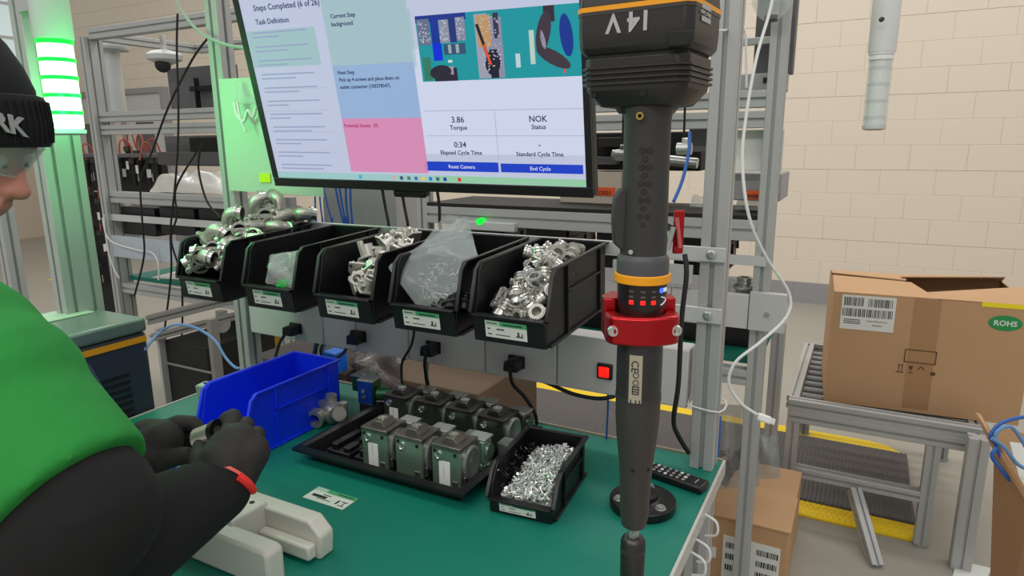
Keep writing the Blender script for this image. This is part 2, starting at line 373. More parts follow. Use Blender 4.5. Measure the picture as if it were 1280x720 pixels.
for i in range(5):
    z = .002+i*.0365
    M().lathe([(.032, z), (.0335, z+.003), (.0335, z+.027), (.032, z+.030)]).build('led_segment', ledw, sl, smooth=True)
    M().lathe([(.0352, z+.029), (.0352, z+.037)]).build('led_ring', ledg, sl, smooth=True)
M().lathe([(.0365, .186), (.038, .19), (.038, .42), (.036, .425)]).build('upper_tube', alu2, sl, smooth=True)
M().box((-.10, -.012, .25), (-.03, .012, .28)).build('bracket', alu, sl)
l = bpy.data.lights.new('signal_glow', 'POINT'); l.energy = 1.7; l.color = (.05, 1, .22); l.shadow_soft_size = .04
lo = bpy.data.objects.new('signal_glow', l); COL.objects.link(lo); lo.location = sl.location+Vector((.10, .07, .06))
lo2 = bpy.data.objects.new('signal_glow', l); COL.objects.link(lo2); lo2.location = sl.location+Vector((.08, -.06, .05))
s2 = thing('signal_tower', 'unlit clear and white signal tower hanging at the right before the block wall', 'light', at(1092, 163, D=1.75))
ax = (at(1107, 20, D=1.72)-at(1092, 163, D=1.75)).normalized()
M().lathe([(.019, 0), (.0285, .004), (.029, .012)], d=ax).build('bottom_cap', grayp, s2, smooth=True)
M().lathe([(.0245, .012), (.0245, .185)], d=ax, n=24).build('inner_core', mat('frosted_core', (226, 230, 226), .35, coat=.3), s2, smooth=True)
for i in range(4):
    M().lathe([(.0262, .03+.042*i), (.0275, .034+.042*i), (.0262, .038+.042*i)], d=ax, n=24).build('lens_rib', clearm, s2, smooth=True)
M().lathe([(.0285, .012), (.0285, .185)], d=ax, n=28).build('clear_lens', clearm, s2, smooth=True)
M().lathe([(.0295, .18), (.0295, .186), (.0275, .188), (.0275, .192), (.0305, .194), (.0305, .198)], d=ax).build('seam_ring', white, s2, smooth=True)
M().lathe([(.031, .198), (.033, .202), (.035, .44), (.035, 2.6)], d=ax).build('upper_tube', white, s2, smooth=True)
pz = at(1100, 30, D=1.7)-s2.location
M().lathe([(.006, 0), (.006, .006), (.003, .008)], o=pz-CF*.026-CR*.012, d=-CF, n=12).build('latch', darksteel, s2, smooth=True)
# hanging translucent sheet left of the screen and cables behind it
hs = M(); A, B, Cc, D_ = at(287, 238, Y=1.205), at(405, 246, Y=1.205), at(400, 100, Y=1.205), at(283, 150, Y=1.205)
hs.obox((A+B)/2+Vector((0, 0, .14)), (B-A)/2, (0, .001, 0), (0, 0, .14))
o = hs.build('hanging_sheet', mat('sheet_pale', (180, 196, 180), .5, 0)); tag(o, 'pale plastic sheet hanging behind the left edge of the screen, lit green', 'sheet')
M().box((at(330, 222, Y=1.2).x-.018, 1.201, at(330, 222, Y=1.2).z-.012), (at(330, 222, Y=1.2).x+.02, 1.2035, at(330, 222, Y=1.2).z+.01)).build('sticker', mat('yellow_sticker', (200, 225, 30), .6), o)
bk = thing('cable_bracket', 'clear bracket with looped cables glowing green left of the screen', 'bracket', at(308, 128, Y=1.19))
M().box((-.035, -.006, -.004), (.045, .008, .012)).build('shelf', clearm, bk, bevel=.002)
M().prism([(-.035, .012), (.0, .012), (-.014, .045), (-.03, .05)], (0, 0, 0), (1, 0, 0), (0, 0, 1), (0, .004, 0)).build('gusset', clearm, bk)
M().tube([(-.03, -.01, 0), (-.02, -.015, -.03), (.0, -.012, -.045), (.02, -.015, -.02), (.03, -.01, -.035), (.045, -.01, -.01)], .004, 8).build('looped_cable', whitec, bk, smooth=True)
M().tube([(-.02, -.01, 0), (-.008, -.015, -.04), (.004, -.012, -.07)], .003, 8).build('looped_cable', whitec, bk, smooth=True)
# ================================================================ SCREEN
MR = Vector((.9976, .0676, -.0112)).normalized(); MN = Vector((.0638, -.976, -.2084)).normalized(); MU = MN.cross(MR).normalized(); MR = MU.cross(MN)
MO = Vector((-1.1425, 1.0537, 1.3634))
mon = thing('monitor', 'large black framed flat screen showing an assembly task page above the bins', 'screen', MO)
def ms(px, py):
    d = CR*((px-640)/FPX)-CU*((py-360)/FPX)+CF; t = (MO-CP).dot(MN)/d.dot(MN); q = CP+d*t-MO
    return q.dot(MR), q.dot(MU)
def mp(u, v, n=0.): return MR*u+MU*v+MN*n
def mbox(u0, v0, u1, v1, n0, n1, name, m, par=None, **k):
    q = M().obox(mp((u0+u1)/2, (v0+v1)/2, (n0+n1)/2), MR*((u1-u0)/2), MU*((v1-v0)/2), MN*((n1-n0)/2))
    return q.build(name, m, par or mon, **k)
W_, H_ = .722, .43
mbox(0, 0, W_, H_, -.03, -.004, 'housing', black, bevel=.003)
mbox(0, 0, W_, .019, -.004, .003, 'bezel', black, bevel=.0015)
mbox(0, .019, .014, H_, -.004, .003, 'bezel', black); mbox(W_-.012, .019, W_, H_, -.004, .003, 'bezel', black); mbox(.014, H_-.012, W_-.012, H_, -.004, .003, 'bezel', black)
mbox(.30, -.016, .375, 0, -.025, -.002, 'sensor_lug', black, bevel=.005)
u_, v_ = mp(.36, .2, -.03), mp(.36, .2, -.1)
mbox(.30, .14, .42, .26, -.055, -.03, 'mount_plate', blackm)
M().cyl(mp(.36, .2, -.05), mp(.36, .2, -.14), .02).build('mount_arm', blackm, mon)
def scol(name, rgb, s=.80): return mat('screen_'+name, tuple(int(v*.25) for v in rgb), .45, emit=rgb, estr=s, spec=.2)
for nm in ('x',): pass
base = scol('pale', (204, 212, 238)); mm_ = base.node_tree.nodes['Principled BSDF']; 
disp = mbox(.014, .019, W_-.012, H_-.012, -.004, .001, 'display', base)
def scr(pts, name, m, lift=.0012):
    """flat print on the display: a pixel quad, axis aligned on the screen"""
    us = [ms(*p) for p in pts]; u0, u1 = min(u[0] for u in us), max(u[0] for u in us); v0, v1 = min(u[1] for u in us), max(u[1] for u in us)
    u0 = max(u0, .0145); u1 = min(u1, W_-.0125); v0 = max(v0, .0195); v1 = min(v1, H_-.0125)
    return mbox(u0, v0, u1, v1, .0008, lift, name, m, disp)
dkb = scol('ink', (54, 66, 110), .8); dim = scol('dim', (162, 174, 208))
scr([(531, 192), (733, 48)], 'white_page', scol('page', (222, 228, 252)))
ur, vt = ms(517, 17)[0], H_-.012
ua, ub, uc = .018, ms(415, 110)[0], ms(522, 110)[0]
scr([(415, 20), (522, 84)], 'step_panel', scol('teal', (178, 208, 216)))
g0 = ms(424, 82)[1]; g1 = ms(432, 148)[1]; gb = ms(440, 214)[1]
def sbox(u0, v0, u1, v1, name, m, lift=.0014): return mbox(u0, v0, u1, v1, .0008, lift, name, m, disp)
uL = ms(428, 150)[0]; uR = ms(527, 148)[0]
sbox(uL, g0, uR, H_-.013, 'current_step_panel', scol('cyan', (176, 204, 214)), .0016)
sbox(uL, g1, uR, g0, 'next_step_panel', scol('lblue', (160, 190, 230)), .0016)
sbox(uL, gb, uR, g1, 'issues_panel', scol('pink', (228, 152, 196)), .0016)
vtb = ms(560, 217)[1]
sbox(.0145, .0195, W_-.0125, .0195+.013, 'taskbar', scol('bar', (168, 214, 214)))
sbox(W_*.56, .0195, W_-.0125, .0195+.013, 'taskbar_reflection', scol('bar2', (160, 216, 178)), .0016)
# left list
lu0, lu1 = ms(345, 180)[0], ms(415, 150)[0]
vA, vB = ms(330, 38)[1], ms(340, 84)[1]
sbox(lu0-.01, vB, lu1, vA, 'done_steps', scol('done', (172, 206, 212)), .0014)
rows = 11; vtop, vbot = vA-.004, ms(350, 205)[1]
q = M(); rr = random.Random(3)
for i in range(rows):
    v = vtop-(vtop-vbot)*i/(rows-1)
    for j, wd_ in enumerate((.9, .35+.4*rr.random())):
        vv = v-j*.008; q.obox(mp(lu0+(lu1-lu0)*wd_/2, vv, .0019), MR*((lu1-lu0)*wd_/2*.94), MU*.0013, MN*.0002)
q.build('list_lines', dim, disp)
for i in range(1, 5):
    v = vB-(vB-vbot)*i/4.6; sbox(lu0-.008, v-.0006, lu1, v, 'row_rule', scol('rule', (172, 184, 220)), .0016)
def st(body, px, py, size, m=dkb, align='LEFT'):
    u, v = ms(px, py); return text(body, size, mp(u, v, .0018), MR, MU, m, disp, 'screen_text', align, .0001, world=False, bold=.00022)
st('Steps Completed (6 of 26)', 318, 14, .0150); st('Task Definition', 321, 31, .0135)
st('Current Step', 414, 23, .0105); st('background', 415, 33, .0105)
st('Next Step', 423, 93, .0095); st('Pick up 4 screws and place them on', 425, 102, .0094); st('outlet connector (100378547)', 426, 111, .0094)
st('Potential Issues:  (0)', 431, 159, .0100, scol('pinkink', (196, 66, 130), .8))
st('3.86', 573, 153, .0155, align='CENTER'); st('Torque', 574, 162, .0118, align='CENTER')
st('NOK', 673, 152, .0150, align='CENTER'); st('Status', 674, 161, .0112, align='CENTER')
st('0:34', 576, 184, .0150, align='CENTER'); st('Elapsed Cycle Time', 577, 193, .0110, align='CENTER')
st('-', 675, 184, .0150, align='CENTER'); st('Standard Cycle Time', 675, 195, .0106, align='CENTER')
for a, b in (((531, 138), (735, 136)), ((533, 170), (735, 169))):
    u0, v0 = ms(*a); u1, v1 = ms(*b); sbox(u0, (v0+v1)/2-.0005, u1, (v0+v1)/2+.0005, 'grid_rule', scol('grule', (176, 186, 220)), .0016)
u0, v0 = ms(624, 200); _, v1 = ms(623, 137); sbox(u0-.0005, v0, u0+.0005, v1, 'grid_rule', MATS['screen_grule'], .0016)
bl = scol('button', (34, 66, 200), .9); wt_ = scol('btext', (235, 240, 255), .9)
for (a, b, tx, c) in (((533, 213), (623, 203), 'Reset Camera', (578, 212)), ((627, 215), (729, 206), 'End Cycle', (676, 213.5))):
    u0, v0 = ms(*a); u1, v1 = ms(*b); bx_ = sbox(u0, v0, u1, v1, 'button', bl, .0016)
    u, v = ms(*c); text(tx, .0098, mp(u, (v0+v1)/2-.0033, .0018), MR, MU, wt_, disp, 'screen_text', 'CENTER', .0001, world=False)
icons = [(452, (60, 190, 220)), (494, (240, 180, 160)), (503, (70, 90, 120)), (512, (90, 130, 110)), (521, (90, 120, 150)), (530, (250, 215, 110)), (539, (40, 140, 200)), (548, (80, 110, 130)), (557, (40, 70, 180)), (575, (230, 60, 60))]
for px, c in icons:
    u = ms(px, 225)[0]; sbox(u-.0035, .0225, u+.0035, .0295, 'taskbar_icon', scol('i%d' % px, c), .002)
# camera picture on the page: flat patches of colour
i0, j0 = ms(533, 102); i1, _ = ms(737, 98); j1 = ms(620, 12)[1]; i0 = ms(524, 60)[0]; i1 = W_-.0125
PW, PH = i1-i0, j1-j0
def pic(x0, y0, x1, y1, c, k=[0]):
    k[0] += 1
    return sbox(i0+PW*x0, j0+PH*(1-y1), i0+PW*x1, j0+PH*(1-y0), 'picture_patch', scol('p%02x%02x%02x' % c, c, .8), .0016+.0002*(k[0] % 9)+(.0016 if x1-x0 < .3 else 0))
pic(0, 0, 1, 1, (36, 160, 170)); pic(0, 0, .33, .10, (40, 60, 150)); pic(.01, .05, .09, .44, (110, 120, 150)); pic(.10, .05, .15, .42, (30, 60, 160))
pic(.155, .08, .215, .42, (150, 155, 175)); pic(.22, .06, .26, .42, (40, 60, 130)); pic(.265, .06, .32, .4, (140, 145, 170))
pic(.10, .42, .155, .68, (20, 50, 230)); pic(.17, .44, .31, .60, (60, 90, 120)); pic(.20, .45, .22, .58, (170, 180, 190)); pic(.25, .45, .27, .58, (170, 180, 190)); pic(.19, .68, .215, .72, (220, 235, 235))
pic(.02, .62, .07, .98, (60, 130, 110)); pic(.09, .80, .24, 1, (50, 46, 60)); pic(.18, .78, .22, .9, (170, 165, 180))
pic(.385, .04, .46, .98, (168, 170, 190)); pic(.40, .06, .48, .52, (200, 160, 110)); pic(.47, .10, .545, .98, (150, 150, 178)); pic(.41, .56, .51, .98, (40, 40, 56)); pic(.50, .04, .53, .4, (60, 60, 80)); pic(.385, .05, .40, .18, (150, 40, 60))
pic(.62, .64, .645, .84, (200, 225, 230)); pic(.80, 0, .86, .22, (60, 50, 62)); pic(.775, .40, .80, .6, (170, 165, 185)); pic(.71, .32, .735, .8, (200, 220, 210));  pic(.785, .16, .83, .2, (235, 120, 110)); pic(.9, .72, .91, .95, (240, 80, 80))
def blob(x, y, rx, ry, a, c):
    ca, sa = math.cos(a), math.sin(a); q = M(); n_ = 16
    q.prism([((rx*math.cos(t)*ca-ry*math.sin(t)*sa)*PH, (rx*math.cos(t)*sa+ry*math.sin(t)*ca)*PH) for t in [2*math.pi*k/n_ for k in range(n_)]], mp(i0+PW*x, j1-PH*y, .0046), MR, MU, MN*.0003)
    q.build('picture_patch', scol('p%02x%02x%02x' % c, c, .8), disp)
blob(.795, .36, .11, .30, -.25, (70, 60, 72)); blob(.845, .72, .30, .10, -.5, (70, 60, 72)); blob(.79, .46, .035, .14, .2, (170, 165, 185)); blob(.135, .86, .20, .11, .1, (50, 46, 60)); blob(.48, .75, .13, .19, -.2, (40, 40, 56)); blob(.925, .42, .10, .30, .1, (30, 60, 150))
q = M()
for i in range(160):
    x, y = rr.choice(((.02, .07), (.16, .05), (.27, .045), (.48, .055), (.42, .06))), rr.random()
    a = i0+PW*(x[0]+x[1]*rr.random()); b = j1-PH*(.08+(.32 if x[0] < .3 else .8)*y); q.obox(mp(a, b, .0054), MR*.0012, MU*.0009, MN*.0002)
o = q.build('picture_specks', scol('speck', (196, 200, 212), .8), disp); o['kind'] = 'stuff'
ang = M(); a = (i0+PW*.40, j1-PH*.18); b = (i0+PW*.47, j1-PH*.80)
dv = (mp(*b)-mp(*a))/2; ang.obox(mp(*a, .0058)+dv, dv, dv.cross(MN).normalized()*.0028, MN*.0002); ang.build('picture_tool', scol('ptool', (50, 40, 44), .8), disp)
ang = M(); a = (i0+PW*.435, j1-PH*.48); b = (i0+PW*.468, j1-PH*.78); dv = (mp(*b)-mp(*a))/2; ang.obox(mp(*a, .0061)+dv, dv, dv.cross(MN).normalized()*.0022, MN*.0002); ang.build('picture_tool_tip', scol('ptip', (240, 90, 60), .8), disp)
# ================================================================ PLASTIC BINS
def make_bin(m, label, loc, group=None, W=.14, L=.276, H=.129, lab=True, rz=0, rx=0):
    t = thing('storage_bin', label, 'bin', loc, group=group, rot=(rx, 0, rz)); k = .003; lip = H*.385; e = .0008
    M().box((.004, .004, 0), (W-.004, L, k)).build('bottom', m, t)
    prof = [(.004, 0), (.004, lip*.97), (.012, lip+.02), (.024, H-.012), (.036, H), (L, H), (L, 0)]
    for x in (.002, W-.002-k):
        M().prism(prof, (x, 0, 0), (0, 1, 0), (0, 0, 1), (k, 0, 0)).build('side_wall', m, t, bevel=e)
    M().box((.002, L-k, 0), (W-.002, L, H)).build('back_wall', m, t, bevel=e)
    M().box((.01, L, H-.016), (W-.01, L+.006, H-.002)).build('hanger_lip', m, t, bevel=e)
    f = M(); f.prism([(.002, .0), (-.002, lip-.006), (-.009, lip-.004), (-.009, lip), (.006, lip), (.008, 0)], (.003, 0, 0), (0, 1, 0), (0, 0, 1), (W-.006, 0, 0))
    f.build('front_lip', m, t, bevel=e)
    r = M()
    for s, x in ((-1, .002), (1, W-.002)):
        x0, x1 = (x-.007, x) if s < 0 else (x, x+.007)
        r.prism([(.034, H-.003), (.037, H+.001), (L+.002, H+.001), (L+.002, H-.003)], (x0, 0, 0), (0, 1, 0), (0, 0, 1), (x1-x0, 0, 0))
        r.prism([(.0, lip-.004), (-.004, lip), (.02, H-.01), (.036, H+.001), (.040, H-.003), (.028, H-.014), (.006, lip)], (x0, 0, 0), (0, 1, 0), (0, 0, 1), (x1-x0, 0, 0))
    r.box((-.004, L-.002, H-.004), (W+.004, L+.004, H+.001)); r.build('rim', m, t, bevel=e)
    for s, x in ((-1, .002), (1, W-.002)):
        rb = M()
        x0, x1 = (x-.005, x) if s < 0 else (x, x+.005)
        for y in (L*.30, L*.86): rb.box((x0, y, .004), (x1, y+.005, H-.003))
        rb.box((x0, L*.30, H*.60), (x1, L*.86, H*.60+.004))
        rb.box((x0, .012, .0), (x1, L, .005))
        rb.build('side_ribs', m, t, bevel=.0006)
    if lab:
        lw, lh = W*.56, lip*.60; x0 = (W-lw)/2-.004; z0 = lip*.2
        y = lambda z: .002-(z/(lip-.006))*.004-.0006
        def q(x0, x1, za, zb, n, mm, nm, par):
            return M().add([(x0, y(za)-n, za), (x1, y(za)-n, za), (x1, y(zb)-n, zb), (x0, y(zb)-n, zb), (x0, y(za)-n+.0005, za), (x1, y(za)-n+.0005, za), (x1, y(zb)-n+.0005, zb), (x0, y(zb)-n+.0005, zb)],
                [(0, 1, 2, 3), (7, 6, 5, 4), (0, 4, 5, 1), (1, 5, 6, 2), (2, 6, 7, 3), (3, 7, 4, 0)]).build(nm, mm, par)
        lb = q(x0, x0+lw, z0, z0+lh, .0006, paper, 'bin_label', t)
        q(x0+lw*.36, x0+lw, z0+lh*.72, z0+lh, .001, lgreen, 'green_header', lb)
        q(x0, x0+lw*.36, z0+lh*.72, z0+lh, .001, mat('label_grey_green', (170, 200, 182), .7), 'pale_header', lb)
        b = M()
        for (u0, u1, w0, w1) in ((.28, .46, .5, .56), (.06, .12, .5, .56), (.06, .16, .2, .25), (.25, .6, .2, .24), (.44, .9, .8, .87), (.05, .3, .84, .88)):
            b.add([(x0+lw*u0, y(z0)-.0019, z0+lh*w0), (x0+lw*u1, y(z0)-.0019, z0+lh*w0), (x0+lw*u1, y(z0+lh)-.0019+.002, z0+lh*w1), (x0+lw*u0, y(z0+lh)-.0019+.002, z0+lh*w1)], [(0, 1, 2, 3)])
        b = M()
        for (u0, u1, w0, w1) in ((.28, .46, .5, .57), (.06, .12, .5, .57), (.06, .16, .18, .24), (.25, .6, .18, .22), (.44, .9, .81, .88), (.05, .3, .84, .89), (.74, .9, .2, .26), (.78, .82, .2, .5), (.88, .9, .2, .45)):
            za, zb = z0+lh*w0, z0+lh*w1
            b.add([(x0+lw*u0, y(za)-.0014, za), (x0+lw*u1, y(za)-.0014, za), (x0+lw*u1, y(zb)-.0014, zb), (x0+lw*u0, y(zb)-.0014, zb)], [(0, 1, 2, 3)])
        b.build('printed_lines', ink, lb)
    return t
BX = [-1.338, -1.128, -.929, -.745, -.574]
bl_ = ['leftmost black storage bin heaped with large elbow fittings', 'second black storage bin from the left holding a small clear bag', 'middle black storage bin holding white metal connectors', 'fourth black storage bin with a big clear bag hanging out', 'rightmost black storage bin full of silver flanged fittings']
bins = [make_bin(black, bl_[i], (BX[i], .935, (1.119, 1.12, 1.12, 1.12, 1.121)[i]), 'black bins hung in a row on the rails', rx=R_(2.7)) for i in range(5)]
make_bin(blue, 'bright blue empty storage bin standing on the green bench mat', (-1.188, .833, .829), lab=False, H=.133)
sb_ = make_bin(black, 'black storage bin full of small zinc screws on the bench', (-.527, .897, .829), W=.118, L=.188, H=.078, rz=R_(5))
SBM = Matrix.Translation((-.527, .897, 0)) @ Matrix.Rotation(R_(5), 4, 'Z')
def SB(u, v, z): return SBM @ Vector((u, v, z))
# ---------------------------------------------------------------- fittings
def elbow(group, label):
    t = thing('elbow_fitting', label, 'fitting', group=group)
    b = M(); b.tube([(0, 0, 0), (0, 0, .014), (.003, 0, .026), (.012, 0, .033), (.024, 0, .035)], .0150, 16, 4); b.build('body', cast, t, smooth=True)
    b = M(); b.ring((0, 0, -.012), (0, 0, .002), .0185, .0150, 20); b.ring((0, 0, -.002), (0, 0, .003), .0215, .015, 20); b.build('collar', cast, t, smooth=True)
    M().cyl((0, 0, -.003), (0, 0, -.001), .0148, n=18).build('dark_bore_disc', blackm, t); M().cyl((.0245, 0, .035), (.0255, 0, .035), .0135, n=18).build('dark_bore_disc', blackm, t)  # dark discs stand in for the shade inside the open ends
    b = M(); b.ring((.021, 0, .035), (.034, 0, .035), .0165, .0135, 20); b.ring((.020, 0, .035), (.024, 0, .035), .0200, .0135, 20); b.build('collar', chrome, t, smooth=True)
    b = M(); b.box((-.026, -.006, -.010), (.026, .006, -.005)); b.cyl((-.026, 0, -.012), (-.026, 0, -.003), .007, n=12); b.cyl((.026, 0, -.012), (.026, 0, -.003), .007, n=12); b.build('flange', cast, t, bevel=.001)
    M().cyl((.012, 0, .0), (.022, 0, .012), .006, n=10).build('boss', cast, t, smooth=True)
    return t
def conn(group, label):
    t = thing('metal_connector', label, 'connector', group=group)
    M().prism([(-.016, -.02), (.016, -.02), (.02, .0), (.012, .02), (-.012, .02), (-.02, 0)], (0, 0, 0), (1, 0, 0), (0, 1, 0), (0, 0, .004)).build('plate', zinc, t, bevel=.0008)
    M().ring((0, 0, .004), (0, 0, .026), .0125, .008, 16).build('barrel', zinc, t, smooth=True)
    M().box((-.005, .010, .004), (.005, .018, .034)).build('tongue', zinc, t, bevel=.001)
    b = M(); b.cyl((-.013, -.012, .0), (-.013, -.012, .014), .0035, n=10); b.cyl((.013, -.012, .0), (.013, -.012, .014), .0035, n=10); b.build('pins', chrome, t, smooth=True)
    M().box((-.018, -.003, .012), (.018, .003, .017)).build('cross_bar', zinc, t, bevel=.0008)
    return t
def flang(group, label):
    t = thing('flanged_fitting', label, 'fitting', group=group)
    M().prism([(-.017, -.012), (-.012, -.017), (.012, -.017), (.017, -.012), (.017, .012), (.012, .017), (-.012, .017), (-.017, .012)], (0, 0, 0), (1, 0, 0), (0, 1, 0), (0, 0, .005)).build('flange', cast, t, bevel=.0008)
    M().ring((0, 0, .005), (0, 0, .022), .0125, .0085, 18).build('neck', cast, t, smooth=True)
    b = M()
    for z in (.012, .018): b.ring((0, 0, z), (0, 0, z+.0028), .0145, .010, 18)
    b.build('thread_rings', chrome, t, smooth=True)
    M().ring((0, 0, -.012), (0, 0, 0), .0145, .010, 18).build('rear_collar', chrome, t, smooth=True)
    b = M()
    for sx in (-1, 1):
        for sy in (-1, 1): b.cyl((.0125*sx, .0125*sy, .005), (.0125*sx, .0125*sy, .008), .003, n=8)
    b.build('bolt_heads', steel, t)
    return t
rg = random.Random(11)
def rot(a=1.): return (rg.uniform(-1, 1)*a, rg.uniform(-1, 1)*a, rg.uniform(0, 6.28))
e0 = elbow('elbow fittings heaped in the leftmost bin', 'large cast metal elbow fitting heaped in the leftmost black bin')
spots = [((262, 323), .97, (1.2, .2, .3)), ((262, 298), 1.0, (.3, .6, .4)), ((286, 283), 1.06, (.2, .1, .5)), ((311, 284), 1.08, (1.5, .3, 2.6)), ((322, 268), 1.13, (.2, -.3, 1.0)), ((348, 272), 1.15, (1.2, .8, 2.2)), ((283, 310), 1.0, (.4, 1.1, 1.3)), ((276, 331), .97, (.9, .1, 2.4)), ((297, 308), 1.03, (.2, .9, 5)), ((350, 262), 1.18, (.1, .2, 3.0)), ((372, 268), 1.19, (1.4, .2, 1.0)), ((250, 330), .955, (1.3, .4, 4.0)), ((300, 296), 1.05, (.8, .7, 3.6)), ((335, 284), 1.12, (1.4, .5, 1.6))]
for i, (p, y, r) in enumerate(spots):
    loc = at(p[0], p[1], Y=y)
    if i == 0: e0.location, e0.rotation_euler = loc, r
    else: dup(e0, loc, r, {3: 'cast elbow fitting near the heap top in the leftmost bin, opening towards the viewer', 5: 'cast elbow fitting at the top back of the heap in the leftmost bin', 7: 'cast elbow fitting lying on the front lip of the leftmost bin', 2: 'cast elbow fitting standing upright near the middle of the leftmost bin', 10: 'rearmost cast elbow fitting leaning over the side of the leftmost bin'}.get(i))
for i, (px, py, y) in enumerate(((252, 320, .95), (268, 312, .975), (300, 288, 1.05), (318, 296, 1.06), (332, 270, 1.13))):
    dd = Vector((-.5, .8, -.25))+Vector((rg.uniform(-.5, .5), rg.uniform(-.2, .2), rg.uniform(-.4, .4)))
    dup(e0, at(px, py, Y=y), dd.to_track_quat('Z', 'Y').to_euler(), scale=.95)
c0 = conn('white connectors in the middle bin', 'white zinc metal connector piled in the middle black bin')
spots = [((440, 358), .975), ((458, 362), .965), ((448, 340), 1.0), ((466, 342), 1.0), ((475, 325), 1.04), ((462, 322), 1.03), ((487, 315), 1.09), ((505, 298), 1.13), ((497, 308), 1.1), ((478, 308), 1.07), ((515, 300), 1.14), ((452, 350), .99), ((512, 312), 1.1), ((487, 330), 1.05), ((470, 352), .98)]
for i, (p, y) in enumerate(spots):
    loc = at(p[0], p[1], Y=y); r = rot(1.2)
    if i == 0: c0.location, c0.rotation_euler = loc, r
    else: dup(c0, loc, r, scale=1.05)
f0 = flang('flanged fittings in the rightmost bin', 'small silver flanged fitting heaped in the rightmost black bin')
spots = []
for j in range(46):
    t_ = rg.random(); u_ = rg.random(); y = .965+.215*t_; z = 1.157+.008+min(t_*.16, .074)+rg.uniform(-.006, .008); spots.append((-.545+.092*u_, y, z))
hand = [(-.533, .965, 1.168), (-.512, .965, 1.166), (-.485, .962, 1.165), (-.462, .967, 1.168), (-.53, .99, 1.18), (-.505, .985, 1.184), (-.478, .985, 1.182), (-.52, 1.02, 1.205), (-.49, 1.02, 1.208), (-.462, 1.01, 1.195), (-.51, 1.06, 1.232), (-.48, 1.06, 1.24), (-.46, 1.05, 1.222), (-.52, 1.09, 1.24), (-.49, 1.1, 1.252), (-.465, 1.1, 1.245), (-.5, 1.13, 1.25), (-.47, 1.14, 1.25)]
hand += [(-.53, 1.04, 1.20), (-.508, 1.038, 1.215), (-.485, 1.035, 1.215), (-.462, 1.035, 1.212), (-.535, 1.06, 1.2), (-.53, 1.08, 1.225), (-.50, 1.075, 1.24), (-.535, .975, 1.17)]
for i, p in enumerate(hand+spots[:14]):
    r = rot(1.4)
    if i == 0: f0.location, f0.rotation_euler = p, r
    else: dup(f0, p, r)
fl_ = M()
for (x0, x1, za) in ((BX[0], BX[0]+.14, .05), (BX[2], BX[2]+.14, .03), (BX[4], BX[4]+.14, .035)): pass
# bags
def bag(name, corners, nx, ny, amp, m, label, thick=.0, seed=1, cat='bag', sag=None):
    rb = random.Random(seed); P = [Vector(c) for c in corners]; vs = []; n = (P[1]-P[0]).cross(P[3]-P[0]).normalized()
    for j in range(ny+1):
        for i in range(nx+1):
            u, v = i/nx, j/ny; p = P[0].lerp(P[1], u).lerp(P[3].lerp(P[2], u), v)
            e = math.sin(math.pi*u)*math.sin(math.pi*v)
            h = thick*e**.5+amp*(rb.random()-.5)*(.3+e)+amp*.8*math.sin(9*u+5*v+seed)*e
            vs.append(p+n*h)
    k = len(vs)
    for j in range(ny+1):
        for i in range(nx+1):
            u, v = i/nx, j/ny; p = P[0].lerp(P[1], u).lerp(P[3].lerp(P[2], u), v); e = math.sin(math.pi*u)*math.sin(math.pi*v)
            vs.append(p-n*(thick*.6*e**.5+.0006))
    f = []
    for j in range(ny):
        for i in range(nx):
            a = j*(nx+1)+i; f.append((a, a+1, a+nx+2, a+nx+1)); f.append((k+a, k+a+nx+1, k+a+nx+2, k+a+1))
    o = M().add(vs, f).build(name, m, smooth=False)
    for p in o.data.polygons: p.use_smooth = True
    md = o.modifiers.new('s', 'SUBSURF'); md.levels = 1; md.render_levels = 1
    return tag(o, label, cat) if label else o
b4 = bag('clear_bag', [at(534, 400, Y=.955), at(607, 360, Y=.985), at(584, 268, Y=1.10), at(484, 333, Y=.955)], 14, 12, .004, bagf, 'big clear plastic bag of small parts hanging out of the fourth bin', .009, 4)
o = bag('bag_mouth', [at(520, 316, Y=1.03), at(600, 325, Y=1.09), at(578, 270, Y=1.14), at(556, 268, Y=1.12)], 8, 6, .006, bagf, None, .006, 6); o.parent = b4
q = M()
for i in range(60):
    u, v = rg.random(), rg.random(); P = [at(536, 385, Y=.975), at(590, 364, Y=1.0), at(572, 320, Y=1.05), at(512, 345, Y=.995)]
    p = P[0].lerp(P[1], u).lerp(P[3].lerp(P[2], u), v)+Vector((0, -.004+rg.uniform(-.004, .006), rg.uniform(-.004, .004))); d = Vector((rg.uniform(-1, 1), rg.uniform(-1, 1), rg.uniform(-1, 1))).normalized()
    q.cyl(p-d*.005, p+d*.005, .0017, n=6)
o = q.build('small_parts', steel, b4); o['kind'] = 'stuff'
b2 = bag('clear_bag', [at(331, 354, Y=.955), at(374, 362, Y=.955), at(382, 312, Y=.99), at(338, 318, Y=.98)], 9, 8, .018, film('small_bag_film', (190, 198, 196), .42), 'small crumpled clear bag in the second black bin', .02, 9)
o = M().obox(at(352, 355, Y=.955), (.011, .001, .001), (0, .002, .006), (.004, 0, .004)).build('green_tag', mat('green_tag', (40, 215, 90), .5), b2)
# loose dark parts at bottom of the fourth bin
d0 = None
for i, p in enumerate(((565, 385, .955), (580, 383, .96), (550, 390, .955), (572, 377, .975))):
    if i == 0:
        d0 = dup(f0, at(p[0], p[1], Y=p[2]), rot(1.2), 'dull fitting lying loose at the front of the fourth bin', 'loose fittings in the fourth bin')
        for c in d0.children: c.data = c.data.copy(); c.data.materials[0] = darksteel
    else: dup(d0, at(p[0], p[1], Y=p[2]), rot(1.2))
